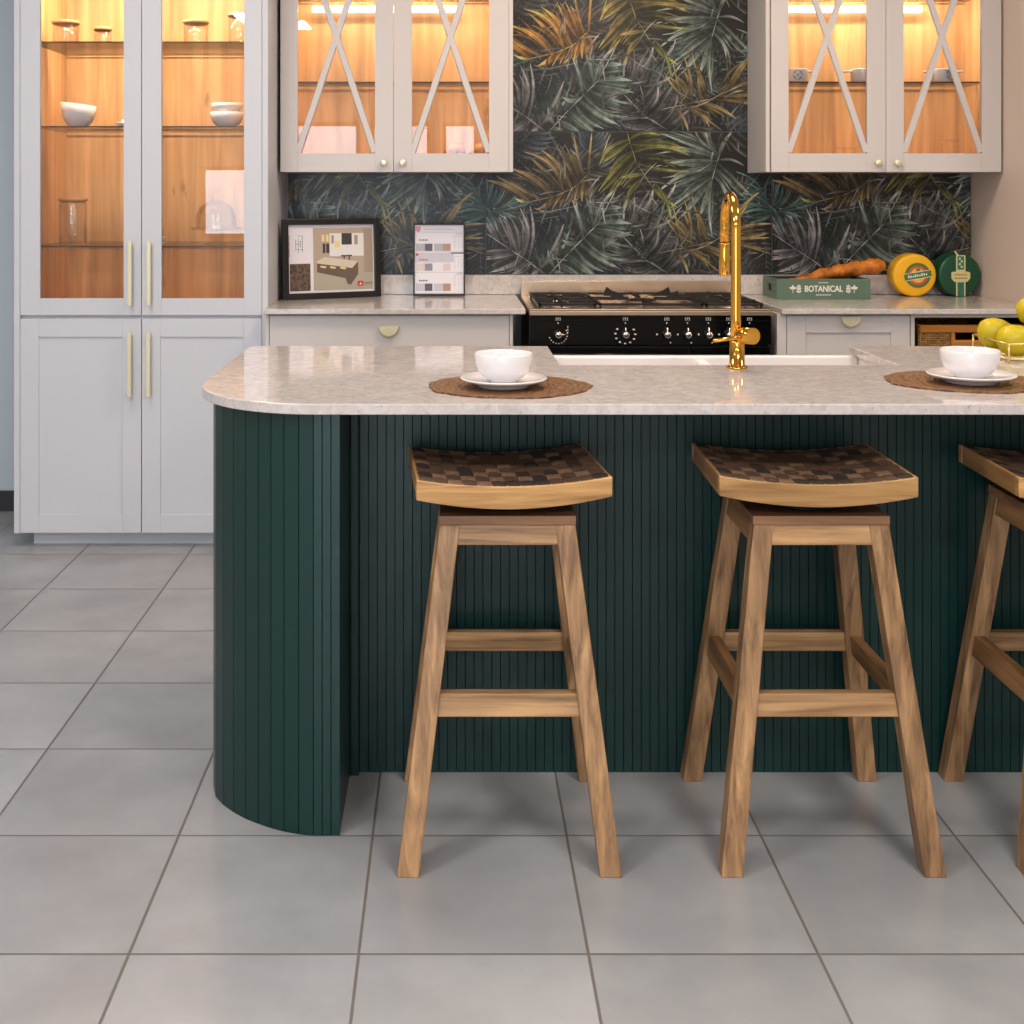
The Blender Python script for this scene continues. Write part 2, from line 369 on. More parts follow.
# ------------------------------------------------------------------ printed palm-leaf backsplash
TW, TH, K = 1.214, .607, 1.214/286
def leaf_rows():
    """fronds of one printed tile in tile millimetre-like units: u right, v down (286 x 143)"""
    L = []
    def blade(b, t, w, bend, col, edge=None): L.append((b, t, w, bend, col, edge))
    G = lambda k=1: (.17*k, .175*k, .165*k)
    rnd = random.Random(3)
    def frond(stem, ups, downs, w, col, dark, jit=.15, stemcol=None):
        """stem polyline; blades as (t along stem, tip)"""
        n = len(stem)-1
        def at(t):
            f = t*n; i = min(int(f), n-1); f -= i
            return (stem[i][0]*(1-f)+stem[i+1][0]*f, stem[i][1]*(1-f)+stem[i+1][1]*f)
        for side, lst in ((1, ups), (-1, downs)):
            full = []
            for (t0, p0), (t1, p1) in zip(lst, lst[1:]):
                if math.hypot(p0[0]-p1[0], p0[1]-p1[1]) < 34:
                    for q, kk in ((.3, .5), (.62, .28), (.82, .6)):
                        o_ = at(t0+(t1-t0)*q); g_ = rnd.uniform(.72, .98)
                        full.append((t0+(t1-t0)*q, (o_[0]*(1-g_)+(p0[0]+(p1[0]-p0[0])*q)*g_+rnd.uniform(-4, 4), o_[1]*(1-g_)+(p0[1]+(p1[1]-p0[1])*q)*g_+rnd.uniform(-4, 4)), kk))
            full += [(t, tip, 1) for t, tip in lst]
            for t, tip, k_ in full:
                b = at(t); j = (1+rnd.uniform(-jit, jit))*k_
                blade(b, tip, w*.82*rnd.uniform(.6, 1.35), side*rnd.uniform(-.06, .2), tuple(c*j for c in col), tuple(c*j for c in dark))
        for i in range(n): blade(stem[i], (stem[i+1][0], stem[i+1][1]), 1.1, 0, stemcol or tuple(c*1.25 for c in col), None)
    # background: random dim fronds
    for k in range(60):
        cx, cy = rnd.uniform(-10, 296), rnd.uniform(-10, 153); a = rnd.uniform(0, 2*PI); ln = rnd.uniform(30, 60)
        g = rnd.uniform(.02, .085); tint = rnd.choice([(1, 1, .95), (.75, 1.15, 1.05), (1, .95, .85), (.8, 1, 1.15), (1.05, .92, .84)])
        col = tuple(g*c for c in tint); dk = tuple(c*.45 for c in col)
        ex, ey = cx+ln*math.cos(a), cy+ln*math.sin(a)
        m = 9
        for i in range(m):
            t = i/(m-1); bx, by = cx+(ex-cx)*t, cy+(ey-cy)*t
            for sgn in (1, -1):
                aa = a+sgn*(1.05-.55*t); l2 = (34-14*t)*rnd.uniform(.8, 1.2)
                blade((bx, by), (bx+l2*math.cos(aa), by+l2*math.sin(aa)), 4.4, sgn*.12, col, dk)
        blade((cx, cy), (ex, ey), 1.0, 0, tuple(c*1.6 for c in col), None)
    # F7 grey-green palm top at the right of centre
    node, low = (231, 30), (226, 48)
    c7, d7 = (.20, .235, .205), (.045, .055, .05)
    frond([(234, 22), node, low], [(0, (160, -6)), (.15, (176, 2)), (.3, (170, 22)), (.45, (168, 35)), (.6, (176, 46)), (.7, (170, 62)), (.9, (184, 76)), (1, (192, 88))],
          [(0, (206, -8)), (.1, (218, -14)), (.2, (246, 0)), (.4, (258, 34)), (.5, (276, 74)), (.7, (252, 62)), (.9, (240, 70)), (1, (226, 104)), (.95, (212, 96))], 5, c7, d7)
    frond([(286, 28), (255, 64)], [], [], 2, c7, d7)
    # F4 dark central frond with pale edges
    frond([(184, 143), (160, 128), (138, 106), (126, 92)], [(.05, (205, 120)), (.15, (192, 100)), (.25, (196, 82)), (.38, (186, 78)), (.5, (180, 62)), (.62, (164, 58)), (.75, (148, 62)), (.9, (134, 70)), (1, (124, 84))],
          [(.1, (150, 141)), (.2, (136, 136)), (.35, (128, 128)), (.5, (122, 118)), (.68, (118, 108)), (.82, (126, 98))], 5.2, (.115, .115, .115), (.022, .023, .022), stemcol=(.26, .25, .24))
    # pale curled tips
    for b_, t_ in (((150, 84), (168, 52)), ((172, 72), (190, 50)), ((158, 98), (196, 74)), ((146, 62), (138, 88)), ((164, 120), (172, 98))): blade(b_, t_, 4, .15, (.27, .27, .26), (.08, .08, .08))
    # F3 pale frond lower left
    frond([(60, 143), (40, 128), (26, 119), (-2, 100)], [(.1, (78, 92)), (.12, (86, 106)), (.3, (44, 74)), (.42, (34, 76)), (.52, (16, 78)), (.68, (2, 72)), (.85, (-6, 84))],
          [(.12, (44, 146)), (.28, (22, 146)), (.42, (6, 140)), (.55, (-4, 128)), (.68, (-8, 121))], 5.4, (.24, .23, .235), (.055, .052, .055), stemcol=(.33, .32, .32))
    # F8 teal fan on the left edge
    frond([(-6, 70), (4, 80)], [(0, (-14, 52)), (.3, (0, 44)), (.6, (8, 50)), (.8, (20, 54)), (1, (34, 60)), (1, (46, 70))], [(.5, (-12, 84)), (.8, (12, 100)), (1, (30, 86))], 4, (.10, .17, .16), (.02, .045, .042))
    frond([(280, 70), (290, 81)], [(0, (250, 40)), (.3, (262, 52)), (.6, (254, 62)), (.8, (250, 74)), (1, (252, 84)), (1, (262, 92))], [(.5, (300, 84)), (.2, (284, 44))], 4.4, (.09, .17, .155), (.02, .045, .04))
    blade((10, 80), (92, 74), 1.2, .05, (.2, .21, .2))
    # F2 big green-grey frond
    frond([(60, 146), (82, 122), (98, 106), (112, 92), (130, 58)],
          [(.06, (74, 140)), (.15, (96, 146)), (.25, (112, 148)), (.35, (118, 140)), (.42, (132, 136)), (.5, (142, 128)), (.58, (146, 116)), (.66, (148, 104)), (.74, (146, 92)), (.8, (140, 82)), (.86, (136, 76))],
          [(.1, (62, 118)), (.25, (84, 98)), (.45, (76, 108)), (.56, (90, 66)), (.68, (104, 62)), (.75, (116, 70)), (.95, (128, 58))], 6, (.155, .195, .17), (.03, .048, .042), stemcol=(.36, .40, .36))
    blade((108, 96), (131, 56), 5, -.12, (.30, .34, .30), (.1, .12, .1))
    blade((97, 108), (86, 68), 4.6, .06, (.17, .21, .18), (.06, .08, .07))
    # F5 yellow-green
    yg, yd = (.17, .165, .05), (.04, .04, .016)
    frond([(140, -4), (144, 12), (150, 30), (164, 52)], [(.25, (113, 34)), (.3, (118, 30)), (.5, (112, 60)), (.62, (122, 66)), (.85, (134, 46)), (.9, (140, 76)), (1, (192, 76))],
          [(.1, (192, 0)), (.25, (174, 4)), (.35, (200, 16)), (.5, (204, 24)), (.7, (204, 40))], 5.2, yg, yd, .3)
    blade((166, 48), (186, 92), 4.6, -.1, (.20, .22, .07), (.05, .06, .03))
    blade((113, 34), (124, 2), 1.2, 0, (.36, .34, .10))
    # F6 ochre at the right
    oc, od = (.24, .185, .085), (.075, .052, .025)
    frond([(170, 122), (198, 116), (226, 110), (256, 96)], [(.32, (186, 70)), (.40, (178, 84)), (.42, (198, 68)), (.55, (212, 80)), (.62, (206, 64))], [(.75, (262, 72)), (.82, (276, 58)), (.8, (286, 92)), (.72, (284, 106)), (.6, (284, 122)), (.5, (250, 130)), (.35, (224, 132)), (.3, (236, 142)), (.22, (202, 142))], 4.8, oc, od, .25, (.3, .26, .18))
    blade((190, 120), (236, 104), 1.4, .1, (.3, .28, .24))
    # F1 ochre fan upper left
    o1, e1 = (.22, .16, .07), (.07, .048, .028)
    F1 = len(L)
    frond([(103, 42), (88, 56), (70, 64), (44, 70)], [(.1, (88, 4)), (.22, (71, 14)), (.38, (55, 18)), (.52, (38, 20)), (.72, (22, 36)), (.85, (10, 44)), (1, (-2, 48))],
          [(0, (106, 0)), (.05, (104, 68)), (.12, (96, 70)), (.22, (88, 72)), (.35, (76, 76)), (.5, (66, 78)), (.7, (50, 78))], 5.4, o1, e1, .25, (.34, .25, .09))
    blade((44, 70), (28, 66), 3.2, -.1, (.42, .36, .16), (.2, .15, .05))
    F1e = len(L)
    for k in range(70):
        x, y, a, l = rnd.uniform(0, 286), rnd.uniform(0, 143), rnd.uniform(0, 2*PI), rnd.uniform(10, 34)
        g = rnd.uniform(.10, .24); blade((x, y), (x+l*math.cos(a), y+l*math.sin(a)), rnd.uniform(1.2, 3), rnd.uniform(-.12, .12), (g, g*.99, g*.95), (g*.2, g*.2, g*.2))
    return L, F1, F1e

def build_tile(variant):
    L, f0, f1 = LEAVES
    bm = bmesh.new(); cl = bm.loops.layers.float_color.new('Col')
    for k, (b, t, w, bend, col, edge) in enumerate(L):
        dx, dy = t[0]-b[0], t[1]-b[1]; ln = math.hypot(dx, dy)
        if ln < 1: continue
        nx, ny = -dy/ln, dx/ln; ns = 7
        if variant == 'warm' and f0 <= k < f1: col = (min(1, col[0]*2.5), col[1]*1.75, col[2]*.8); edge = edge and (col[0]*.55, col[1]*.42, col[2]*.4)  # warm glow on this tile is painted into its leaf colours
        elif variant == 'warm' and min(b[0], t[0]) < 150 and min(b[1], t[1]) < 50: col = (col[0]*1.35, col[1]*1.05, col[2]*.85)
        edge = edge or tuple(c*.7 for c in col)
        rows = []; h = .0002+k*2.2e-6
        for i in range(ns+1):
            s = i/ns
            wid = w*.5*(math.sin(PI*min(1, s*.92+.06))**.75 if edge is not None else 1)*(1-.25*s)
            if i == ns: wid = .15
            off = bend*ln*math.sin(PI*s)*.9
            cx, cy = b[0]+dx*s+nx*off, b[1]+dy*s+ny*off
            # tone: dark at the base, light in the outer half
            tone = .35+1.7*s*s+.35*s
            cm = tuple(min(1, c*tone*1.7) for c in col); ce = tuple(c*(.6+1.1*s) for c in edge); c2 = tuple(.45*a+.55*c*.8 for a, c in zip(ce, cm))
            rr = []
            for q, cc in (((-1, ce), (-.35, c2), (0, cm), (.25, tuple(c*.42 for c in cm)), (1, tuple(c*.8 for c in c2))) if k % 2 else
                          ((-1, c2), (-.5, tuple(c*.8 for c in cm)), (-.1, tuple(c*.4 for c in cm)), (.1, cm), (1, tuple(c*.6 for c in ce)))):
                v = bm.verts.new(((cx+nx*wid*q)*K, -h, -(cy+ny*wid*q)*K)); rr.append((v, cc))
            rows.append(rr)
        for r0, r1 in zip(rows, rows[1:]):
            for i in range(4):
                q = (r0[i], r0[i+1], r1[i+1], r1[i])
                f = bm.faces.new([x[0] for x in q]); f.material_index = 1
                for lp, x in zip(f.loops, q): lp[cl] = (*x[1], 1)
    e = .0016
    def cut(co, no):
        bmesh.ops.bisect_plane(bm, geom=bm.verts[:]+bm.edges[:]+bm.faces[:], plane_co=co, plane_no=no, clear_outer=True)
    cut((e, 0, 0), (-1, 0, 0)); cut((TW-e, 0, 0), (1, 0, 0)); cut((0, 0, -e), (0, 0, 1)); cut((0, 0, -TH+e), (0, 0, -1))
    vs = bm_box(bm, e, TW-e, 0, .006, -TH+e, -e)
    return bm

LEAVES = leaf_rows()
mL, ntL, bL = new_mat('printed_palm_leaves')
at = ntL.nodes.new('ShaderNodeVertexColor'); at.layer_name = 'Col'
tcl = ntL.nodes.new('ShaderNodeTexCoord'); nl = ntL.nodes.new('ShaderNodeTexNoise'); nl.inputs['Scale'].default_value = 25; nl.inputs['Detail'].default_value = 4
ntL.links.new(tcl.outputs['Object'], nl.inputs['Vector'])
mrl = ntL.nodes.new('ShaderNodeMapRange'); mrl.inputs[1].default_value = .3; mrl.inputs[2].default_value = .7; mrl.inputs[3].default_value = .35; mrl.inputs[4].default_value = 1.2
ntL.links.new(nl.outputs['Fac'], mrl.inputs[0])
scl = ntL.nodes.new('ShaderNodeVectorMath'); scl.operation = 'SCALE'
ntL.links.new(at.outputs['Color'], scl.inputs[0]); ntL.links.new(mrl.outputs[0], scl.inputs[3])
ntL.links.new(scl.outputs[0], bL.inputs['Base Color']); bL.inputs['Roughness'].default_value = .3; bL.inputs['Specular IOR Level'].default_value = .3
M['tilebase'] = mat('tile_print_ground', (.022, .018, .017, 1), .3, spec=.3, var=.5, vscale=5)
M['grout'] = mat('grey_grout', lin(150, 146, 142), .8)
proto = {}
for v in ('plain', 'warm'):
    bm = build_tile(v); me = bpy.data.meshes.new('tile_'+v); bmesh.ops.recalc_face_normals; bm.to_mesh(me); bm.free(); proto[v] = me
BX0, BX1, BZ0, BZ1 = -.683, 2.214, 1.003, 2.90
bm = bmesh.new()
zr = [1.003+TH*(i+1) for i in range(4)]
for ri, z in enumerate(zr):
    for ci, x in enumerate((.157-TW, .157, .157+TW)):
        src = proto['warm' if (ri == 1 and ci == 1) else 'plain']  # upper centre tile carries the painted warm glow
        n0 = len(bm.verts); bm.from_mesh(src); bm.verts.ensure_lookup_table()
        bmesh.ops.translate(bm, verts=bm.verts[n0:], vec=(x, 0, z))
for co, no in (((BX0, 0, 0), (-1, 0, 0)), ((BX1, 0, 0), (1, 0, 0)), ((0, 0, BZ1), (0, 0, 1))):
    bmesh.ops.bisect_plane(bm, geom=bm.verts[:]+bm.edges[:]+bm.faces[:], plane_co=co, plane_no=no, clear_outer=True)
bm_box(bm, BX0, BX1, .0045, .009, BZ0, BZ1, 2)
me = bpy.data.meshes.new('backsplash'); bm.to_mesh(me); bm.free()
for k in ('tilebase', None, 'grout'): me.materials.append(M[k] if k else mL)
bs = bpy.data.objects.new('backsplash', me); COL.objects.link(bs); bs.location = (0, WB-.0095, 0)
tag(bs, 'dark glossy tile backsplash printed with grey, green and ochre palm leaves', 'backsplash')

# ------------------------------------------------------------------ cabinets
def shaker_front(name, x0, x1, z0, z1, y, m, parent, fw=.068, fz=None):
    """frame-and-panel front, one mesh; face at y, 20 mm thick"""
    fz = fz or fw
    return boxes(name, [(x0, x0+fw, y, y+.02, z0, z1), (x1-fw, x1, y, y+.02, z0, z1), (x0+fw, x1-fw, y, y+.02, z0, z0+fz), (x0+fw, x1-fw, y, y+.02, z1-fz, z1),
                        (x0+fw, x1-fw, y+.006, y+.018, z0+fz, z1-fz)], m, parent, .0012)
def glazed_front(x0, x1, px0, px1, z0, z1, pz0, pz1, y, m, parent, cross=False):
    d = boxes('door', [(x0, px0, y, y+.02, z0, z1), (px1, x1, y, y+.02, z0, z1), (px0, px1, y, y+.02, z0, pz0), (px0, px1, y, y+.02, pz1, z1)], m, parent, .0012)
    box('glass_pane', px0, px1, y+.012, y+.016, pz0, pz1, M['glass'], d)
    if cross:
        bm = bmesh.new(); W, H = px1-px0, pz1-pz0; hw = .0138
        cx, cz = (px0+px1)/2, (pz0+pz1)/2; a = math.atan2(W, H); ln = math.hypot(W, H)/2-.006
        for s in (1, -1):
            dx, dz = math.sin(a)*s, math.cos(a); nx, nz = dz, -dx
            q = []
            for yy, hh in ((y+.011, hw), (y+.001-.0004*s, hw*.8)):
                q.append([(cx+dx*ln*e+nx*hh*f, yy, cz+dz*ln*e+nz*hh*f) for e, f in ((-1, -1), (-1, 1), (1, 1), (1, -1))])
            bm_hex(bm, q[0], q[1])
        L = parent_loc(d); bmesh.ops.translate(bm, verts=bm.verts, vec=-L)
        tag(obj('cross_mullion', bm, m, d, .0008), None)
    return d

# tall glazed cabinet ------------------------------------------------
Y0 = 4.74
tc_ = empty('display_cabinet', (-1.17, 5.02, 0), 'tall pale grey cabinet with two glass doors over two panelled doors', 'cabinet')
boxes('body', [(-1.655, -1.633, Y0, 5.299, .055, 2.5), (-.711, -.6886, Y0, 5.299, .055, 2.5), (-1.633, -.711, Y0+.025, 5.299, 2.46, 2.5),
               (-1.633, -.711, Y0+.025, 5.295, .057, .08), (-1.633, -.711, Y0+.021, 5.28, .862, .885)], M['cab'], tc_, .001)
tag(boxes('interior', [(-1.633, -1.617, Y0+.026, 5.28, .885, 2.46), (-.727, -.711, Y0+.026, 5.28, .885, 2.46), (-1.617, -.727, 5.272, 5.29, .885, 2.46),
               (-1.617, -.727, Y0+.03, 5.272, .886, .895), (-1.617, -.727, Y0+.03, 5.272, 2.445, 2.46)], M['oak'], tc_), 'knotty oak lining inside the glazed upper half')
box('plinth', -1.60, -.70, 4.803, 5.28, 0, .056, M['cab'], tc_)
def bar_handle(x, z0, z1, y, parent, m=None):
    boxes('handle', [(x-.007, x+.007, y-.034, y-.024, z0, z1), (x-.005, x+.005, y-.026, y, z0+.012, z0+.024), (x-.005, x+.005, y-.026, y, z1-.024, z1-.012)], m or M['brass'], parent, .001)
d = glazed_front(-1.6315, -1.1715, -1.556, -1.238, .885, 2.455, .949, 2.39, Y0, M['cab'], tc_); bar_handle(-1.207, .924, 1.167, Y0, d)
d = glazed_front(-1.1685, -.7125, -1.094, -.780, .885, 2.455, .949, 2.39, Y0, M['cab'], tc_); bar_handle(-1.135, .924, 1.167, Y0, d)
d = shaker_front('door', -1.6315, -1.1715, .057, .872, Y0, M['cab'], tc_, .07); bar_handle(-1.209, .58, .822, Y0, d)
d = shaker_front('door', -1.1685, -.7125, .057, .872, Y0, M['cab'], tc_, .07); bar_handle(-1.137, .58, .822, Y0, d)
for z in (1.934, 1.608, 1.146):
    boxes('glass_shelf', [(-1.616, -.728, 4.806, 5.262, z-.005, z), (-1.616, -.728, 4.801, 4.806, z-.0052, z+.0002, 1), (-1.616, -.728, 5.262, 5.265, z-.004, z-.001, 1)], [M['shelfglass'], M['shelfedge']], tc_)
box('light_strip', -1.60, -.745, 4.80, 4.82, 2.436, 2.444, M['led'], tc_)

# wall cabinets ------------------------------------------------------
YU = 4.98
def wall_cab(x0, x1, doors, label, side, knobc, shelf_z=1.801):
    yl, yr = (YU, YU+.022) if side == 'l' else (YU+.022, YU)
    c = empty('wall_cabinet', ((x0+x1)/2, 5.13, 1.434), label, 'cabinet')
    zb, zt = 1.434, 2.516
    boxes('body', [(x0, x0+.016, yl, 5.284, zb, zt), (x1-.016, x1, yr, 5.284, zb, zt), (x0+.016, x1-.016, YU+.022, 5.284, zb, zb+.016), (x0+.016, x1-.016, YU+.022, 5.284, zt-.018, zt)], M['cabwarm'], c, .001)
    tag(boxes('interior', [(x0+.016, x0+.03, YU+.024, 5.27, zb+.016, zt-.018), (x1-.03, x1-.016, YU+.024, 5.27, zb+.016, zt-.018), (x0+.03, x1-.03, 5.262, 5.283, zb+.016, zt-.018),
                       (x0+.03, x1-.03, YU+.024, 5.262, zb+.016, zb+.05), (x0+.03, x1-.03, YU+.024, 5.262, zt-.035, zt-.018)], M['oak'], c), 'knotty oak lining')
    for (a, b_, p0, p1, kx) in doors:
        d = glazed_front(a, b_, p0, p1, zb, zt, 1.508, 2.442, YU, M['cabwarm'], c, True)
        bm = bmesh.new(); bm_lathe(bm, [(0, .024), (.010, .024), (.0145, .021), (.0150, .017), (.0135, .014), (.006, .011), (.005, 0), (0, 0)], 24, mtx=Matrix.Rotation(PI/2, 4, 'X'))
        L = parent_loc(d); obj('knob', bm, knobc, d, loc=(kx-L.x, YU-L.y, 1.470-L.z))
    for z in (shelf_z, 2.16):
        boxes('glass_shelf', [(x0+.031, x1-.031, 5.046, 5.255, z-.005, z), (x0+.031, x1-.031, 5.042, 5.046, z-.0045, z, 1), (x0+.031, x1-.031, 5.255, 5.258, z-.004, z-.001, 1)], [M['shelfglass'], M['shelfedge']], c)
    box('light_strip', x0+.10, x1-.22, 5.236, 5.261, 2.112, 2.136, M['led'], c)
    return c
KL = mat('pale_brass_knob', lin(232, 222, 208), .25, metal=.5)
wall_cab(-.6745, .256, [(-.674, -.2225, -.605, -.296, -.26), (-.2205, .239, -.148, .160, -.186)], 'glass-fronted wall cabinet above the framed pictures, left of the leafy tiles', 'r', KL)
wall_cab(1.266, 2.208, [(1.288, 1.7455, 1.358, 1.671, 1.712), (1.7475, 2.2075, 1.818, 2.130, 1.79)], 'glass-fronted wall cabinet above the green box and round cheeses', 'l', M['brass'])

# base units ----------------------------------------------------------
YF = 4.65
c = empty('base_cabinet', (-.22, 4.97, 0), 'pale base cabinet with wide flat drawer below the framed pictures', 'cabinet')
boxes('body', [(-.686, .236, YF+.022, 5.28, .10, .899), (.226, .2385, YF, YF+.022, .10, .899), (-.686, -.672, YF, YF+.022, .10, .899)], M['cabwarm'], c, .001)
box('plinth', -.68, .23, YF+.07, 5.2, 0, .10, M['cabwarm'], c)
dr = box('drawer', -.670, .224, YF, YF+.02, .700, .893, M['cabwarm'], c, .0012)
dr2 = box('drawer', -.670, .224, YF, YF+.02, .404, .696, M['cabwarm'], c, .0012)
dr3 = box('drawer', -.670, .224, YF, YF+.02, .104, .400, M['cabwarm'], c, .0012)
def moon_handle(cx, ztop, parent, r=.041):
    bm = bmesh.new(); n = 18
    pts = [(r*math.cos(PI+PI*i/n), (r*1.06)*math.sin(PI+PI*i/n)) for i in range(n+1)]
    a = [bm.verts.new((x, 0, z)) for x, z in pts]; b_ = [bm.verts.new((x*.86, -.019, z*.82)) for x, z in pts]
    bm.faces.new(b_); bm.faces.new(a[::-1])
    for i in range(n): bm.faces.new((a[i], a[i+1], b_[i+1], b_[i])).smooth = True
    bm.faces.new((a[0], b_[0], b_[-1], a[-1]))
    L = parent_loc(parent); return obj('handle', bm, M['brass'], parent, .001, loc=(cx-L.x, YF-L.y, ztop-L.z))
moon_handle(-.225, .853, dr); moon_handle(-.225, .66, dr2); moon_handle(-.225, .36, dr3)

c = empty('base_cabinet', (1.5, 4.97, 0), 'pale base cabinet with panelled drawer right of the black range cooker', 'cabinet')
boxes('body', [(1.224, 1.722, YF+.022, 5.28, .10, .899), (1.224, 1.2595, YF, YF+.022, .10, .899)], M['cabwarm'], c, .001)
box('plinth', 1.23, 1.72, YF+.07, 5.2, 0, .10, M['cabwarm'], c)
dr = shaker_front('drawer', 1.2615, 1.720, .62, .893, YF, M['cabwarm'], c, .07, .065); moon_handle(1.4966, .889, dr)
dr = shaker_front('drawer', 1.2615, 1.720, .104, .616, YF, M['cabwarm'], c, .07, .065); moon_handle(1.4966, .60, dr)

c = empty('shelf_unit', (1.97, 4.97, 0), 'open base unit with a wicker basket, beside the tall end panel', 'shelf unit')
boxes('body', [(1.7235, 1.738, YF, 5.28, .10, .899), (2.198, 2.213, YF, 5.28, .10, .899), (1.738, 2.198, YF, 5.28, .885, .899), (1.738, 2.198, YF, 5.28, .10, .115), (1.738, 2.198, YF, 5.265, .60, .615)], M['cabwarm'], c, .001)
boxes('lining', [(1.738, 2.198, 5.265, 5.28, .115, .885), (1.7385, 1.741, YF+.02, 5.265, .616, .884), (2.195, 2.1975, YF+.02, 5.265, .616, .884), (1.742, 2.194, YF+.02, 5.265, .8825, .8848)], M['darkin'], c)
box('plinth', 1.73, 2.21, YF+.07, 5.2, 0, .10, M['cabwarm'], c)

# wicker basket
b = empty('wicker_basket', (1.966, 4.93, .616), 'wicker basket with orange timber rim inside the open base unit', 'basket')
x0, x1, z0, z1, yf, yb = 1.768, 2.164, .617, .850, 4.685, 5.18
boxes('body', [(x0, x0+.13, yf, yf+.01, z0, z1-.02), (x1-.13, x1, yf, yf+.01, z0, z1-.02), (x0+.13, x1-.13, yf, yf+.01, z0, .795), (x0, x0+.01, yf+.01, yb, z0, z1-.02), (x1-.01, x1, yf+.01, yb, z0, z1-.02), (x0+.01, x1-.01, yb-.01, yb, z0, z1-.02), (x0+.01, x1-.01, yf+.01, yb-.01, z0, z0+.01)], M['wicker'], b)
boxes('rim', [(x0-.002, x1+.002, yf-.008, yf+.014, z1-.024, z1+.004), (x0-.002, x0+.014, yf+.014, yb, z1-.024, z1+.004), (x1-.014, x1+.002, yf+.014, yb, z1-.024, z1+.004), (x0+.014, x1-.014, yb-.014, yb, z1-.024, z1+.004)], M['basketwood'], b, .003)
boxes('handle_frame', [(x0+.118, x1-.118, yf-.008, yf+.012, .772, .797), (x0+.118, x0+.132, yf-.009, yf+.012, .797, z1-.024), (x1-.132, x1-.118, yf-.009, yf+.012, .797, z1-.024)], M['basketwood'], b, .002)
for xx in (x0+.002, x1-.002):
    bm = bmesh.new(); bm_tube(bm, [(xx-1.966, yf-4.93, .001), (xx-1.966, yf-4.93, z1-.616)], .009, 8)
    obj('corner_post', bm, M['wicker'], b)

# worktops and upstand --------------------------------------------------
o = box('worktop', -.686, .284, 4.62, 5.288, .90, .92, M['stone2'], None, .0025); tag(o, 'pale stone worktop under the framed pictures, left of the cooker', 'worktop')
o = box('worktop', 1.235, 2.216, 4.62, 5.288, .90, .92, M['stone2'], None, .0025); tag(o, 'pale stone worktop under the green box and cheeses', 'worktop')
o = box('stone_upstand', -.684, 2.214, 5.274, 5.289, .921, 1.003, M['stone2'], None, .001); tag(o, 'long pale stone upstand strip along the foot of the leafy tiles', 'upstand')

o = boxes('end_panel', [(2.218, 2.25, 4.60, 5.299, 0, 2.85)], M['endp'], None, .001); tag(o, 'tall plain beige end panel closing the worktop at the right edge', 'panel')

# range cooker ------------------------------------------------------------
SX0, SX1, SY = .300, 1.198, 4.632
r = empty('range_cooker', (.756, 4.95, 0), 'wide black range cooker with gas hob and steel trim', 'cooker')
boxes('body', [(SX0+.004, SX1-.004, SY+.03, 5.25, .09, .895)], M['cast'], r)
boxes('control_panel', [(SX0, SX1, SY, SY+.03, .785, .893), (SX0+.012, SX1-.012, SY-.0015, SY, .872, .876)], M['blackgl'], r, .002)  # includes a thin raised strip shaped to stand for a reflected line
od = boxes('oven_door', [(SX0+.002, SX1-.3, SY+.002, SY+.03, .25, .780)], M['blackgl'], r, .003)
bm = bmesh.new(); bm_tube(bm, [(SX0+.06-.756, SY-.045-4.95, .735), (SX1-.36-.756, SY-.045-4.95, .735)], .011, 12)
for xx in (SX0+.1, SX1-.4): bm_tube(bm, [(xx-.756, SY-.045-4.95, .735), (xx-.756, SY+.005-4.95, .735)], .008, 8)
obj('handle', bm, M['steel'], od)
boxes('side_door', [(SX1-.297, SX1-.002, SY+.002, SY+.03, .25, .780)], M['blackgl'], r, .003)
boxes('storage_drawer', [(SX0+.002, SX1-.002, SY+.002, SY+.03, .10, .246)], M['blackgl'], r, .003)
for xx in (SX0+.06, SX1-.06):
    for yy in (4.72, 5.18):
        bm = bmesh.new(); bm_lathe(bm, [(0, 0), (.018, 0), (.015, .09), (0, .09)], 16); obj('foot', bm, M['steel'], r, loc=(xx-.756, yy-4.95, 0))
# hob tray: steel rim and black centre
bm = bmesh.new(); X0, X1, Ya, Yb = SX0-.002, SX1+.004, SY-.012, 5.25
bm_box(bm, X0-.756, X1-.756, Ya-4.95, Yb-4.95, .895, .912)
for q in ((X0, X1, Ya, Ya+.035), (X0, X0+.02, Ya+.035, Yb), (X1-.02, X1, Ya+.035, Yb)):
    bm_box(bm, q[0]-.756, q[1]-.756, q[2]-4.95, q[3]-4.95, .912, .920)
obj('hob', bm, M['steel'], r, .003)
bm = bmesh.new(); bm_box(bm, SX0+.004-.756, SX1+.004-.756, 5.238-4.95, 5.25-4.95, .912, .981)
obj('backguard', bm, M['steel'], r, .002)
burn = [(.43, 4.78, .030), (.43, 5.08, .040), (.76, 4.93, .062), (1.08, 4.78, .040), (1.08, 5.08, .030)]
for bx_, by_, br in burn:
    bm = bmesh.new(); bm_lathe(bm, [(0, .913), (br+.02, .913), (br+.018, .917), (br+.002, .919), (br, .924), (br*.9, .926), (0, .926)], 24); p = obj('burner', bm, M['steel'], r, loc=(bx_-.756, by_-4.95, 0))
    bm = bmesh.new(); bm_lathe(bm, [(0, .926), (br*.86, .926), (br*.86, .930), (br*.7, .932), (0, .932)], 24); obj('burner_cap', bm, M['cast'], p)
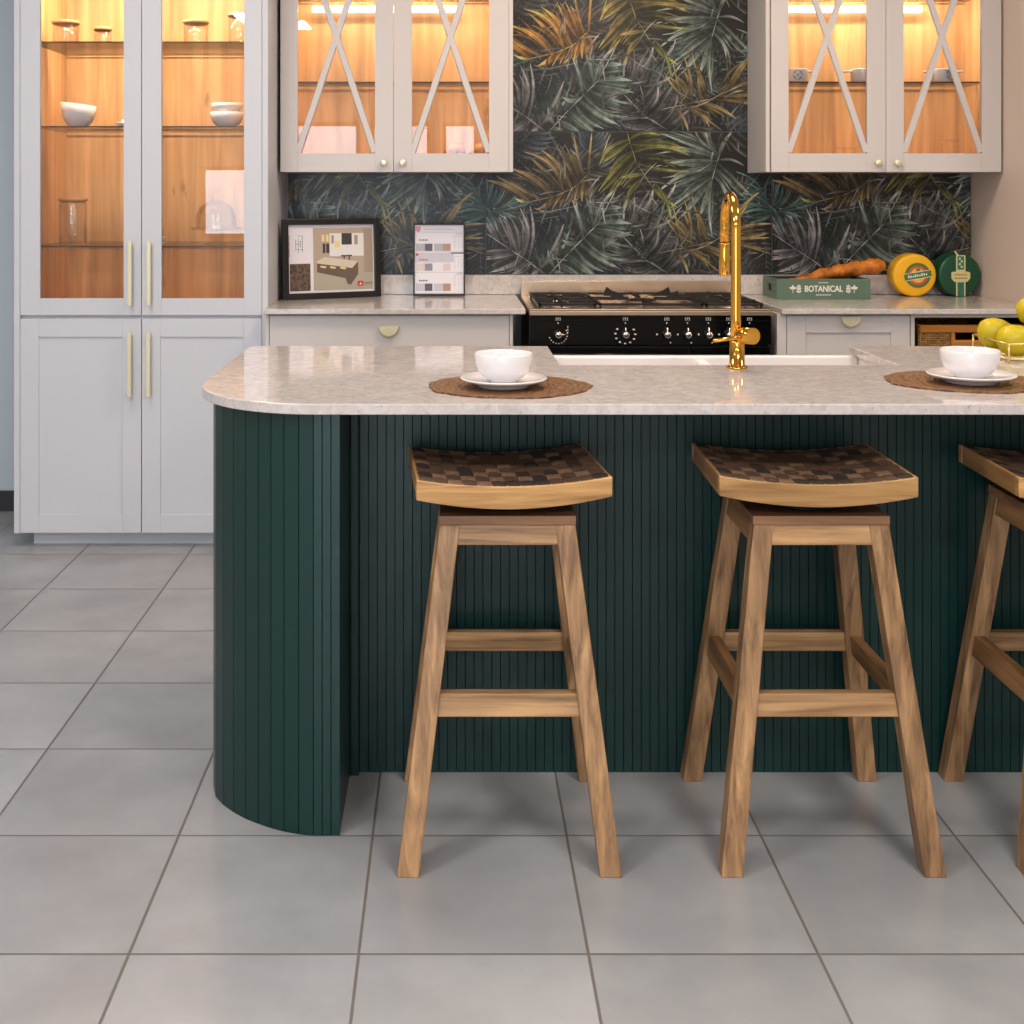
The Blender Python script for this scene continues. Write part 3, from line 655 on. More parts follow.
def grate(gx0, gx1, mids, centre=None):
    bm = bmesh.new(); t = .006; z0, z1 = .927, .936; ya, yb = 4.675, 5.20
    def bb(a, b_, c_, d_, e=z0, f=z1): bm_box(bm, a-.756, b_-.756, c_-4.95, d_-4.95, e, f)
    bb(gx0, gx0+.012, ya, yb); bb(gx1-.012, gx1, ya, yb); bb(gx0, gx1, ya, ya+.012); bb(gx0, gx1, yb-.012, yb)
    for fx in (gx0+.003, gx1-.011):
        for fy in (ya+.004, yb-.012): bb(fx, fx+.008, fy, fy+.008, .9125, z0)
    if len(mids) > 1: bb(gx0, gx1, (ya+yb)/2-.006, (ya+yb)/2+.006)
    for (mx_, my_, rr) in mids:
        h = (yb-ya)/2/len(mids)
        for sx in (-1, 1):
            e = gx0 if sx < 0 else gx1
            bb(min(mx_+sx*rr, e), max(mx_+sx*rr, e), my_-t, my_+t, z0, z1+.004)
        for sy in (-1, 1):
            e = my_+sy*h
            bb(mx_-t, mx_+t, min(my_+sy*rr, e), max(my_+sy*rr, e), z0, z1+.004)
    if centre:
        mx_, my_ = centre
        for sx in (-1, 1):          # raised wok ears
            for yy in (my_-.10, my_+.10):
                a = [bm.verts.new((mx_+sx*q[0]-.756, yy+q[2]-4.95, q[1])) for q in ((.045, .935, -.005), (.14, .935, -.005), (.125, .972, -.005), (.105, .958, -.005))]
                b_ = [bm.verts.new((v.co.x, v.co.y+.01, v.co.z)) for v in a]
                bm.faces.new(a); bm.faces.new(b_[::-1])
                for i in range(4): bm.faces.new((a[i], a[(i+1) % 4], b_[(i+1) % 4], b_[i]))
    return obj('pan_support', bm, M['cast'], r, .0015)
grate(.335, .555, [(.43, 4.80, .03), (.43, 5.07, .03)]); grate(.562, .955, [(.76, 4.93, .05)], (.76, 4.93)); grate(.962, 1.18, [(1.08, 4.80, .03), (1.08, 5.07, .03)])
# knobs, numerals and icons on the panel
kx = [.4055, .6555, .8095, .8865, .964, 1.040, 1.117]
def disc_pts(cx, cz, rr, n=10): return [(cx+rr*math.cos(2*PI*i/n), cz+rr*math.sin(2*PI*i/n)) for i in range(n)]
def flat(bm, pts, y, mi=0, loc=(0, 0, 0)):
    f = bm.faces.new([bm.verts.new((x-loc[0], y-loc[1], z-loc[2])) for x, z in pts]); f.material_index = mi
marks = bmesh.new(); PL = (.756, 4.95, 0)
for i, x in enumerate(kx):
    zc = .8245
    bm = bmesh.new(); bm_lathe(bm, [(0, .030), (.0105, .030), (.0125, .027), (.0135, .012), (.0175, .006), (.018, 0), (0, 0)], 24, mtx=Matrix.Rotation(PI/2, 4, 'X'))
    a = 0 if i == 0 else PI/2
    tip = Vector((math.cos(a)*.026, -.014, math.sin(a)*.026)); bm_tube(bm, [Vector((0, -.014, 0)), tip], [.0045, .0028], 8)
    obj('knob', bm, M['knob'], r, loc=(x-.756, SY-4.95, zc))
    y = SY-.0006
    # icon frame above each knob
    for (a0, a1, b0, b1) in ((-.009, .009, .050, .052), (-.009, .009, .060, .062), (-.009, -.007, .052, .060), (.007, .009, .052, .060), (-.002, .002, .054, .058)):
        flat(marks, [(x+a0, zc+b0), (x+a1, zc+b0), (x+a1, zc+b1), (x+a0, zc+b1)], y, 0, PL)
    flat(marks, [(x-.003, zc+.044), (x, zc+.038), (x+.003, zc+.044)], y, 0, PL)
    if i == 0:
        for k in range(11):
            aa = PI*1.12+k*(PI*1.02)/10; flat(marks, disc_pts(x+.034*math.cos(aa), zc+.034*math.sin(aa), .0022), y, 0, PL)
        for k in range(3): flat(marks, disc_pts(x+.036, zc+.008+.01*k, .0022), y, 0, PL)
    elif i == 1:
        for k in range(9):
            aa = PI*.80+k*PI*1.55/9
            cx_, cz_ = x+.037*math.cos(aa), zc+.034*math.sin(aa); flat(marks, [(cx_-.004, cz_-.0025), (cx_+.004, cz_-.0025), (cx_+.004, cz_+.0025), (cx_-.004, cz_+.0025)], y, 0, PL)
    else:
        flat(marks, disc_pts(x-.036, zc, .0032), y, 0, PL); flat(marks, disc_pts(x+.014, zc-.031, .0028), y, 0, PL)
obj('panel_markings', marks, M['print'], r)

# ------------------------------------------------------------------ the island
IX0, IX1 = -.542, 2.052
isl = empty('kitchen_island', (.755, 3.1, 0), 'dark green fluted kitchen island with rounded ends', 'island')
def fluted(name, pts, z0, z1, m, parent, th=.02, g=.0011, dep=.0035):
    """pts: board joints along the visible face; outward normal = right-hand side of travel"""
    out = []
    n = len(pts)
    for i, (x, y) in enumerate(pts):
        a = Vector(pts[max(i-1, 0)]); b_ = Vector(pts[min(i+1, n-1)]); d = (b_-a).normalized(); nrm = Vector((d.y, -d.x)); p = Vector((x, y))
        if 0 < i < n-1:
            d0 = (p-a).normalized(); d1 = (b_-p).normalized()
            out += [p-d0*g, p-nrm*dep, p+d1*g]
        else: out.append(p)
    inn = []
    for i, (x, y) in enumerate(pts):
        a = Vector(pts[max(i-1, 0)]); b_ = Vector(pts[min(i+1, n-1)]); d = (b_-a).normalized(); nrm = Vector((d.y, -d.x)); inn.append(Vector((x, y))-nrm*th)
    bm = bmesh.new(); L = parent_loc(parent)
    ao = [bm.verts.new((p.x-L.x, p.y-L.y, z0-L.z)) for p in out]; bo = [bm.verts.new((p.x-L.x, p.y-L.y, z1-L.z)) for p in out]
    ai = [bm.verts.new((p.x-L.x, p.y-L.y, z0-L.z)) for p in inn]; bi = [bm.verts.new((p.x-L.x, p.y-L.y, z1-L.z)) for p in inn]
    for i in range(len(out)-1): bm.faces.new((ao[i], ao[i+1], bo[i+1], bo[i]))
    for i in range(len(inn)-1): bm.faces.new((ai[i+1], ai[i], bi[i], bi[i+1]))
    bm.faces.new((ao[0], bo[0], bi[0], ai[0])); bm.faces.new((ao[-1], ai[-1], bi[-1], bo[-1]))
    for q, w in ((ao, ai), (bo, bi)):
        # cap strip between outer and inner lines
        k = 0
        for i in range(len(inn)-1):
            s = 0 if i == 0 else 3*(i-1)+2+0
            s = 0 if i == 0 else 3*i-1
            idx = list(range(3*i-1 if i > 0 else 0, (3*i+2) if i < len(inn)-2 else len(out)))
            idx = [j for j in idx if 0 <= j < len(out)]
            try: bm.faces.new([q[j] for j in idx]+[w[i+1], w[i]])
            except Exception: pass
    return obj(name, bm, m, parent)
# curved end path: straight outer side, quarter turn, flat front
def end_path():
    pts = []; y = 3.52
    while y > 2.99: pts.append((-.547, y)); y -= .034
    pts += [(-.547, 2.965), (-.5445, 2.90), (-.537, 2.84), (-.522, 2.787), (-.499, 2.750), (-.470, 2.716), (-.439, 2.688), (-.408, 2.666), (-.3786, 2.648), (-.349, 2.634), (-.3165, 2.623), (-.285, 2.617)]
    x = -.285
    for k in range(2): x += .0185; pts.append((x, 2.617))
    pts.append((-.2295, 2.617))
    return pts
ep = end_path()
fluted('curved_end', ep, 0, .8865, M['green'], isl)
fluted('curved_end', [(1.51-x, y) for x, y in ep][::-1], 0, .8865, M['green'], isl)
# inner cheeks and the recessed back panel
fluted('inner_cheek', [(-.2297, 2.638+.0205*k) for k in range(13)], 0, .8865, M['green'], isl, .016)
fluted('inner_cheek', [(1.7397, 2.638+.0205*k) for k in range(13)][::-1], 0, .8865, M['green'], isl, .016)
pts = []; x = -.2285
while x < 1.738: pts.append((x, 2.904)); x += .0205
fluted('front_panel', pts, 0, .8865, M['green'], isl)
boxes('corner_post', [(-.229, -.210, 2.885, 2.9035, 0, .8865)], M['green'], isl, .002)
# carcass: hidden side facing the cooker
boxes('carcass', [(-.52, .25, 2.97, 3.50, .08, .8865), (.251, 1.209, 2.97, 3.50, .08, .64), (.251, 1.209, 2.97, 3.16, .64, .8865), (1.21, 2.03, 2.97, 3.50, .08, .8865)], M['green'], isl)
box('plinth', -.50, 2.01, 2.97, 3.45, 0, .079, M['gapdark'], isl)
for (a, b_) in ((-.50, -.02), (-.016, .248), (1.215, 1.58), (1.584, 2.01)):
    d = shaker_front('door', a, b_, .10, .875, 3.501, M['green'], isl, .06)

# worktop with notch for the sink
WX0, WX1 = -.572, 2.082
out = []
def arc(cx, cy, rx, ry, a0, a1, n): return [(cx+rx*math.cos(a0+(a1-a0)*i/n), cy+ry*math.sin(a0+(a1-a0)*i/n)) for i in range(n+1)]
out += arc(WX0+.30, 2.598+.32, .30, .32, PI, 1.5*PI, 24)
out += arc(WX1-.30, 2.598+.32, .30, .32, 1.5*PI, 2*PI, 24)
out += arc(WX1-.03, 3.583-.03, .03, .03, 0, PI/2, 6)
out += [(1.151, 3.583), (1.151, 3.187), (.284, 3.187), (.284, 3.583)]
out += arc(WX0+.03, 3.583-.03, .03, .03, PI/2, PI, 6)
bm = bmesh.new(); bm_prism(bm, out, .887, .910)
o = obj('island_worktop', bm, M['stone'], None, .0028, seg=3); tag(o, 'pale speckled stone island worktop with rounded corners and sink cut-out', 'worktop')

# sink
s = empty('butler_sink', (.7175, 3.37, .65), 'white two-bowl ceramic sink let into the island', 'sink')
sx0, sx1, sy0, sy1, sz0, sz1 = .255, 1.205, 3.165, 3.605, .645, .882
t = .03
bm = bmesh.new()
def sb(a, b_, c_, d_, e, f): bm_box(bm, a-.7175, b_-.7175, c_-3.37, d_-3.37, e-.65, f-.65)
sb(sx0, sx0+t, sy0, sy1, sz0, sz1); sb(sx1-t, sx1, sy0, sy1, sz0, sz1); sb(sx0+t, sx1-t, sy0, sy0+t, sz0, sz1); sb(sx0+t, sx1-t, sy1-t, sy1, sz0, sz1)
sb(sx0+t, sx1-t, sy0+t, sy1-t, sz0, sz0+t); sb(.708, .738, sy0+t, sy1-t, sz0+t, sz1-.012)
obj('basin', bm, M['sink'], s, .006, seg=3)
for xx in (.50, .94):
    bm = bmesh.new(); bm_lathe(bm, [(0, .002), (.02, .002), (.024, .004), (.045, .003), (.045, 0), (0, 0)], 24); obj('drain', bm, M['steel'], s, loc=(xx-.7175, 0, sz0+t-.65))

# mixer tap
FX, FY = .7235, 3.13
f = empty('mixer_tap', (FX, FY, .910), 'tall polished gold mixer tap with curved spout beside the sink', 'tap')
bm = bmesh.new(); bm_lathe(bm, [(0, 0), (.0265, 0), (.0265, .004), (.024, .006), (.019, .007), (.0185, .064), (.0175, .070), (0, .070)], 36)
obj('base', bm, M['gold'], f)
rr = .092; zt = .347; n = 20; ddx = .012
pth = [(-.003, 0, .066), (-.003, 0, .12), (-.003, 0, .2), (-.003, 0, zt-.01)]
for i in range(n+1):
    a = PI-PI*i/n; u = (math.cos(a)+1)/2
    pth.append((-.003+ddx*u, rr+rr*math.cos(a), zt+rr*math.sin(a)*.93))
pth.append((.009, 2*rr, .305))
bm = bmesh.new(); bm_tube(bm, pth, .0125, 20); obj('spout', bm, M['gold'], f)
bm = bmesh.new(); bm_tube(bm, [(.009, 2*rr, .308), (.009, 2*rr, .304), (.009, 2*rr, .224), (.009, 2*rr, .219)], [.0135, .0145, .0145, .0125], 20); obj('spray_head', bm, M['gold'], f)
bm = bmesh.new(); d_ = Vector((.85, -1, 0)).normalized()
bm_tube(bm, [(.004, .0, .083), (.010, -.014, .084), (.028, -.054, .0865)], [.016, .0205, .0205], 32); obj('valve', bm, M['gold'], f)
bm = bmesh.new(); bm_tube(bm, [(.012, -.040, .084), (-.030, -.052, .0803), (-.072, -.064, .0763)], .0046, 12); obj('lever', bm, M['gold'], f)

# placemats, cups and saucers
def placemat(cx, cy, seed, label):
    rd = random.Random(seed); ph = [rd.uniform(0, 6.28) for _ in range(5)]
    pts = []
    for i in range(90):
        a = 2*PI*i/90; q = 1+.016*math.sin(5*a+ph[0])+.013*math.sin(9*a+ph[1])+.010*math.sin(17*a+ph[2])+.007*math.sin(29*a+ph[3])
        pts.append((.184*q*math.cos(a), .165*q*math.sin(a)))
    bm = bmesh.new(); bm_prism(bm, pts, 0, .004)
    for k in range(70):   # raised burl rings
        a = rd.uniform(0, 2*PI); q = rd.uniform(.3, .9); x, y = .17*q*math.cos(a), .152*q*math.sin(a)
        bm_lathe(bm, [(.004+rd.random()*.006, .004), (.0025, .0052), (0, .0047)], 8, (x, y, 0))
    o = obj('placemat', bm, M['mat_wood'], None, .001, loc=(cx, cy, .9101)); return tag(o, label, 'placemat', None)
placemat(.136, 2.826, 4, 'round brown burl-wood placemat under the white bowl near the island left end')
placemat(1.203, 2.895, 9, 'round brown burl-wood placemat at the right edge of the island')
def saucer(x, y, label):
    bm = bmesh.new(); bm_lathe(bm, [(0, .004), (.048, .004), (.052, .001), (.057, .001), (.058, .006), (.078, .011), (.0965, .018), (.0985, .0205), (.096, .022), (.076, .0155), (.055, .0105), (.04, .0095), (0, .0095)], 48)
    o = obj('saucer', bm, M['ceramic'], None, loc=(x, y, .9148)); return tag(o, label, 'saucer')
def cup(x, y, label):
    bm = bmesh.new(); bm_lathe(bm, [(0, .003), (.024, .003), (.027, 0), (.031, 0), (.032, .005), (.046, .013), (.058, .027), (.0635, .044), (.0655, .064), (.0645, .066), (.0625, .064), (.060, .045), (.054, .028), (.043, .017), (.02, .009), (0, .008)], 56)
    o = obj('bowl', bm, M['ceramic'], None, loc=(x, y, .9247)); return tag(o, label, 'bowl')
saucer(.1225, 2.802, 'white saucer on the brown placemat near the island left end')
cup(.1225, 2.802, 'white bowl on a saucer near the island left end')
saucer(1.199, 2.862, 'white saucer on the placemat at the island right side')
cup(1.196, 2.862, 'white bowl on a saucer right of the gold tap')

# wire basket of fruit
wb = empty('wire_basket', (1.602, 3.332, .9101), 'shallow gold wire basket of fruit at the right edge of the island', 'basket')
bm = bmesh.new(); bx0, bx1, by0, by1 = -.154, .154, -.11, .11; w = .0022
for z in (.010, .049):
    for a, b_ in (((bx0, by0), (bx1, by0)), ((bx1, by0), (bx1, by1)), ((bx1, by1), (bx0, by1)), ((bx0, by1), (bx0, by0))): bm_tube(bm, [(*a, z), (*b_, z)], w, 8)
for cx_, cy_ in ((bx0, by0), (bx1, by0), (bx1, by1), (bx0, by1)): bm_tube(bm, [(cx_, cy_, 0), (cx_, cy_, .049)], w*1.3, 8)
for k in range(1, 8):
    yy = by0+k*(by1-by0)/8; bm_tube(bm, [(bx0, yy, .010), (bx1, yy, .010)], w*.7, 6)
obj('wire_frame', bm, M['wire'], wb)
def fruit(loc, rot, label, s=1):
    e = empty('fruit', loc, label, 'fruit', None); e.rotation_euler = rot
    prof = [(0, -.052), (.014, -.051), (.030, -.043), (.039, -.028), (.042, -.010), (.039, .010), (.030, .030), (.021, .046), (.016, .058), (.009, .066), (0, .067)]
    bm = bmesh.new(); bm_lathe(bm, [(r_*s, z*s) for r_, z in prof], 28)
    for v in bm.verts: v.co.x += .06*v.co.z*abs(v.co.z)/.05; v.co.y *= .95
    obj('flesh', bm, M['fruit'], e)
    bm = bmesh.new(); bm_tube(bm, [(.003, 0, .064*s), (.006, 0, .078*s), (.012, .002, .088*s)], [.0035, .0028, .0034], 8); obj('stalk', bm, M['stalk'], e)
fruit((1.492, 3.388, .968), (.1, PI/2+.05, .10), 'yellow-green fruit at the back left corner of the gold wire basket')
fruit((1.500, 3.285, .962), (.1, PI/2-.12, -.05), 'yellow-green fruit lying against the front wire of the gold basket')
fruit((1.655, 3.388, .966), (.1, PI/2, .15), 'yellow-green fruit at the back right of the gold wire basket')
fruit((1.660, 3.285, .966), (.1, PI/2, -.1), 'yellow-green fruit at the front right of the gold wire basket')
fruit((1.572, 3.336, 1.036), (.05, PI/2-.2, .1), 'yellow-green fruit on top of the others in the gold basket', .95)

# ------------------------------------------------------------------ bar stools
def stool_base(root, yaw=0):
    ht, hb = .118, .2005; zt = .673
    for sx in (-1, 1):
        for sy in (-1, 1):
            bm = bmesh.new(); w = .0215
            bot = [(sx*hb+a*w, sy*hb+b_*w, 0) for a, b_ in ((-1, -1), (1, -1), (1, 1), (-1, 1))]
            top = [(sx*ht+a*w*.95, sy*ht+b_*w*.95, zt) for a, b_ in ((-1, -1), (1, -1), (1, 1), (-1, 1))]
            bm_hex(bm, bot, top); obj('leg', bm, M['teak'], root, .002)
    def half(z): return hb+(ht-hb)*z/zt
    # aprons
    def rail(name, axis, sgn, z0, z1, out, th, m, inset=0.0):
        h0, h1 = half(z0), half(z1); w = .0215
        bm = bmesh.new(); q = []
        for z, h in ((z0, h0), (z1, h1)):
            e = h-w+.002; o1 = h+out; o0 = h+out-th
            if axis == 'x': q.append([(-e, sgn*o0, z), (e, sgn*o0, z), (e, sgn*o1, z), (-e, sgn*o1, z)])
            else: q.append([(sgn*o0, -e, z), (sgn*o1, -e, z), (sgn*o1, e, z), (sgn*o0, e, z)])
        bm_hex(bm, q[0], q[1]); obj(name, bm, m, root, .0015)
    for sg in (-1, 1):
        rail('apron', 'x', sg, .633, .673, .018, .022, M['teakx']); rail('apron', 'y', sg, .633, .673, .018, .022, M['teaky'])
    rail('stretcher', 'x', -1, .2985, .343, .013, .024, M['teakx']); rail('stretcher', 'x', 1, .310, .354, .013, .024, M['teakx'])
    rail('stretcher', 'y', -1, .304, .349, .013, .024, M['teaky']); rail('stretcher', 'y', 1, .304, .349, .013, .024, M['teaky'])
    bm = bmesh.new(); bm_box(bm, -.1395, .1395, -.1395, .1395, .6735, .692); obj('base_plate', bm, M['platex'], root, .0015)
    bm = bmesh.new(); bm_lathe(bm, [(0, .6922), (.10, .6922), (.10, .698), (.085, .699), (.085, .706), (.095, .707), (.095, .711), (0, .711)], 32); obj('swivel', bm, M['iron'], root)

def stool_seat(root, yaw):
    HW, HD = .199, .169; sag = .0165
    def cz(x): return sag*(x/HW)**2
    zt, zb = .7585, .7125
    # front/back rails: curved slabs
    for sy in (-1, 1):
        bm = bmesh.new(); n = 18; rows = []
        for i in range(n+1):
            x = -HW+2*HW*i/n; z1 = zt+cz(x); z0 = zb+cz(x)*1.25+.0015*(abs(x)/HW)
            y0, y1 = sy*HD, sy*(HD-.022)
            rows.append([bm.verts.new(p) for p in ((x, y0, z0), (x, y0, z1), (x, y1, z1), (x, y1, z0))])
        for a, b_ in zip(rows, rows[1:]):
            for k in range(4): bm.faces.new((a[k], b_[k], b_[(k+1) % 4], a[(k+1) % 4]))
        bm.faces.new(rows[0]); bm.faces.new(rows[-1][::-1])
        obj('seat_rail', bm, M['seatx'], root, .002, rot=(0, 0, yaw))
    for sx in (-1, 1):
        bm = bmesh.new(); x1 = sx*(HW-.0005); x0 = sx*(HW-.022); e = HD-.0215
        za1, za0 = zt+cz(x1), zt+cz(x0); b1, b0 = zb+cz(x1)*1.25+.001, zb+cz(x0)*1.25+.001
        bm_hex(bm, [(x0, -e, b0), (x1, -e, b1), (x1, e, b1), (x0, e, b0)], [(x0, -e, za0), (x1, -e, za1), (x1, e, za1), (x0, e, za0)])
        obj('seat_rail', bm, M['seaty'], root, .002, rot=(0, 0, yaw))
    # woven seat: alternating raised pads of a flat plaited strip
    bm = bmesh.new(); nx, ny = 13, 8; ex, ey = HW-.006, HD-.0055; rd = random.Random(5)
    dx, dy = 2*ex/nx, 2*ey/ny
    for i in range(nx):
        for j in range(ny):
            over = (i+j) % 2; mi = rd.choice((0, 0, 2) if over else (1, 1, 0, 2)); s = 4
            g = [[None]*(s+1) for _ in range(s+1)]
            for a in range(s+1):
                for b_ in range(s+1):
                    u, v = a/s, b_/s; x = -ex+dx*(i+u); y = -ey+dy*(j+v)
                    if over: k = math.sin(PI*u)*.0019+.0006 ; k -= .0009*(abs(v-.5)*2)**3
                    else: k = math.sin(PI*v)*.0019+.0006 ; k -= .0009*(abs(u-.5)*2)**3
                    g[a][b_] = bm.verts.new((x, y, zt-.0002+cz(x)+k))
            for a in range(s):
                for b_ in range(s):
                    fc = bm.faces.new((g[a][b_], g[a+1][b_], g[a+1][b_+1], g[a][b_+1])); fc.material_index = mi; fc.smooth = True
    # supporting panel below the weave
    n = 12; rows = []; ex2, ey2 = HW-.0225, HD-.0225
    for i in range(n+1):
        x = -ex2+2*ex2*i/n; rows.append([bm.verts.new((x, yy, zz+cz(x))) for yy, zz in ((-ey2, zt-.006), (ey2, zt-.006), (ey2, zb+.004), (-ey2, zb+.004))])
    for a, b_ in zip(rows, rows[1:]):
        for k in range(4): bm.faces.new((a[k], b_[k], b_[(k+1) % 4], a[(k+1) % 4])).material_index = 2
    bm.faces.new(rows[0]).material_index = 2; bm.faces.new(rows[-1][::-1]).material_index = 2
    obj('woven_seat', bm, [M['weave1'], M['weave2'], M['weave3']], root, rot=(0, 0, yaw))

st = empty('bar_stool', (.1195, 2.677, 0), 'teak bar stool with woven saddle seat, nearest the rounded island end', 'bar stool', 'bar stools at the island')
stool_base(st); stool_seat(st, math.radians(4.6))
for x, yw, lab in ((.755, -1.6, 'teak bar stool with woven seat between the other two stools'), (1.358, -2.6, 'teak bar stool with woven seat, cut off by the right edge')):
    c = copy_tree(st); c.location.x = x+(.004 if x < 1 else 0); c['label'] = lab
    for ch in c.children:
        if ch.name.startswith(('seat_rail', 'woven_seat')):
            ch.rotation_euler = (0, 0, math.radians(yw))
            if x < 1: ch.location.z += .004; ch.location.x -= .010

# ------------------------------------------------------------------ framed prints
FW, FH = .420, .324
pf = empty('picture_frame', (-.4755, 5.085, .9212), 'black framed bathroom picture leaning at the left end of the worktop', 'picture frame')
pf.rotation_euler = (math.radians(-3), 0, math.radians(25))
def rect(bm, x0, x1, z0, z1, y, mi): flat(bm, [(x0, z0), (x1, z0), (x1, z1), (x0, z1)], y, mi)
bm = bmesh.new(); t = .024
bm_box(bm, -FW/2, -FW/2+t, -.012, .012, 0, FH); bm_box(bm, FW/2-t, FW/2, -.012, .012, 0, FH); bm_box(bm, -FW/2+t, FW/2-t, -.012, .012, 0, t); bm_box(bm, -FW/2+t, FW/2-t, -.012, .012, FH-t, FH); bm_box(bm, -FW/2+t, FW/2-t, .004, .010, t, FH-t)
obj('frame', bm, M['frame'], pf, .0015)
bm = bmesh.new(); W2, H2 = FW-2*t, FH-2*t
def R(u0, u1, v0, v1, mi, d=0): rect(bm, -FW/2+t+u0*W2, -FW/2+t+u1*W2, t+(1-v1)*H2, t+(1-v0)*H2, .0035-.0002*d, mi)
def Q(pts, mi, d): flat(bm, [(-FW/2+t+u*W2, t+(1-v)*H2) for u, v in pts], .0035-.0002*d, mi)
pm = ['paper', 'pwall', 'pfloor', 'pbrown', 'pdark', 'pmirror', 'ptop', 'leafpic', 'red', 'ink', 'pglow', 'ptaupe']
ix = {k: i for i, k in enumerate(pm)}
R(0, 1, 0, 1, ix['paper'])
R(.02, .255, .57, .97, ix['leafpic'], 1)
R(.29, .985, .05, .97, ix['pwall'], 1); R(.29, .985, .70, .97, ix['pfloor'], 2); R(.88, .985, .08, .72, ix['ptaupe'], 3)
R(.48, .88, .13, .47, ix['pmirror'], 4); R(.62, .74, .13, .30, ix['pdark'], 5); R(.40, .43, .28, .42, ix['pdark'], 4); R(.44, .475, .28, .42, ix['pdark'], 4); R(.39, .42, .15, .25, ix['pglow'], 4); R(.44, .47, .15, .25, ix['pglow'], 4); R(.54, .60, .24, .34, ix['pglow'], 5)
R(.77, .81, .16, .3, ix['ptaupe'], 5); R(.5, .53, .16, .28, ix['ptaupe'], 5)
Q([(.33, .54), (.42, .48), (.81, .55), (.74, .65), (.33, .57)], ix['ptop'], 5)
Q([(.33, .57), (.74, .65), (.81, .55), (.81, .74), (.72, .90), (.68, .88), (.66, .80), (.33, .70)], ix['pbrown'], 4)
for u in (.37, .48, .6): Q([(u, .605+.1*(u-.37)), (u+.07, .62+.1*(u-.37)), (u+.06, .645+.1*(u-.37)), (u, .63+.1*(u-.37))], ix['pglow'], 6)
R(.61, .74, .455, .475, ix['ink'], 6); R(.70, .715, .475, .53, ix['ink'], 6); R(.64, .655, .475, .51, ix['ink'], 6)
R(.80, .865, .845, .92, ix['red'], 6); Q([(.82, .90), (.835, .86), (.85, .90)], ix['paper'], 7)
for k in range(4): R(.875+.026*k, .892+.026*k, .87, .885, ix['ink'], 6); R(.875+.026*k, .892+.026*k, .895, .90, ix['ink'], 6)
for (u0, u1, v0, v1) in ((.11, .17, .16, .165), (.165, .17, .16, .40), (.09, .095, .22, .38), (.09, .15, .28, .285), (.10, .165, .36, .365), (.12, .124, .2, .42), (.13, .155, .24, .245), (.145, .15, .25, .33)): R(u0, u1, v0, v1, ix['ink'], 2)
for k in range(9): R(.012, .022, .16+.035*k, .18+.035*k, ix['red'] if k % 3 else ix['ink'], 2)
obj('printed_sheet', bm, [M[k] for k in pm], pf)
bm = bmesh.new(); bm_hex(bm, [(-.03, .060, .0032), (.03, .060, .0032), (.03, .066, .0032), (-.03, .066, .0032)], [(-.03, .0125, .2), (.03, .0125, .2), (.03, .017, .2), (-.03, .017, .2)])
obj('stand', bm, M['frame'], pf)

SW, SH = .2165, .302
sf = empty('picture_frame', (-.041, 5.192, .9212), 'small upright black framed colour sample chart on the worktop', 'picture frame')
sf.rotation_euler = (math.radians(-5), 0, 0)
bm = bmesh.new(); t = .0065
bm_box(bm, -SW/2, -SW/2+t, -.007, .006, 0, SH); bm_box(bm, SW/2-t, SW/2, -.007, .006, 0, SH); bm_box(bm, -SW/2+t, SW/2-t, -.007, .006, 0, t+.003); bm_box(bm, -SW/2+t, SW/2-t, -.007, .006, SH-t, SH); bm_box(bm, -SW/2+t, SW/2-t, .001, .006, t, SH-t)
obj('frame', bm, M['frame'], sf, .001)
bm = bmesh.new()
def R2(u0, u1, v0, v1, mi, d=0): rect(bm, -SW/2+t+u0*(SW-2*t), -SW/2+t+u1*(SW-2*t), t+(1-v1)*(SH-2*t), t+(1-v0)*(SH-2*t), .0006-.0002*d, mi)
pm = ['paper', 'pgrey', 'pmid', 'pslate', 'ptan', 'pblush', 'plav', 'ppink', 'ink', 'red']; ix = {k: i for i, k in enumerate(pm)}
R2(0, 1, 0, 1, ix['paper']); R2(.01, .12, .02, .08, ix['ppink'], 1); R2(.04, .10, .08, .105, ix['ppink'], 1)
R2(.16, 1, .10, .104, ix['pmid'], 1); R2(0, .8, .40, .54, ix['plav'], 1)
for v, cs in ((.27, ('pgrey', 'pslate', 'pgrey', 'ptan')), (.555, ('pblush', 'pmid', 'paper', 'pblush')), (.845, ('plav', 'pslate', 'plav', 'ptan'))):
    for k, cc in enumerate(cs): R2(.02+.187*k, .02+.187*k+(.187 if k in (0, 2) else .155), v, v+.105, ix[cc], 2)
for v in (.385, .68): R2(0, 1, v, v+.004, ix['pmid'], 2)
R2(.74, 1, .395, .415, ix['pslate'], 2); R2(.02, .07, .41, .445, ix['red'], 2)
for v, cc in ((.205, 'ink'), (.49, 'red'), (.79, 'ink')):
    for k in range(5): R2(.09+.036*k, .115+.036*k, v+.004*(k % 2), v+.022, ix[cc], 2)
for v in (.16, .45, .72): R2(.82, .97, v, v+.004, ix['pmid'], 2); R2(.82, .825, v, v+.18, ix['pmid'], 2); R2(.9, .905, v+.03, v+.16, ix['pgrey'], 2); R2(.96, .965, v+.03, v+.16, ix['pgrey'], 2)
for k in range(14): R2(.20+.045*k, .235+.045*k, .055, .065, ix['pgrey'], 2)
R2(.84, .97, .125, .13, ix['ink'], 2); R2(.86, .98, .695, .70, ix['ink'], 2)
obj('printed_sheet', bm, [M[k] for k in pm], sf)
bm = bmesh.new(); bm_hex(bm, [(-.02, .055, .005), (.02, .055, .005), (.02, .059, .005), (-.02, .059, .005)], [(-.02, .0065, .2), (.02, .0065, .2), (.02, .010, .2), (-.02, .010, .2)])
obj('stand', bm, M['frame'], sf)

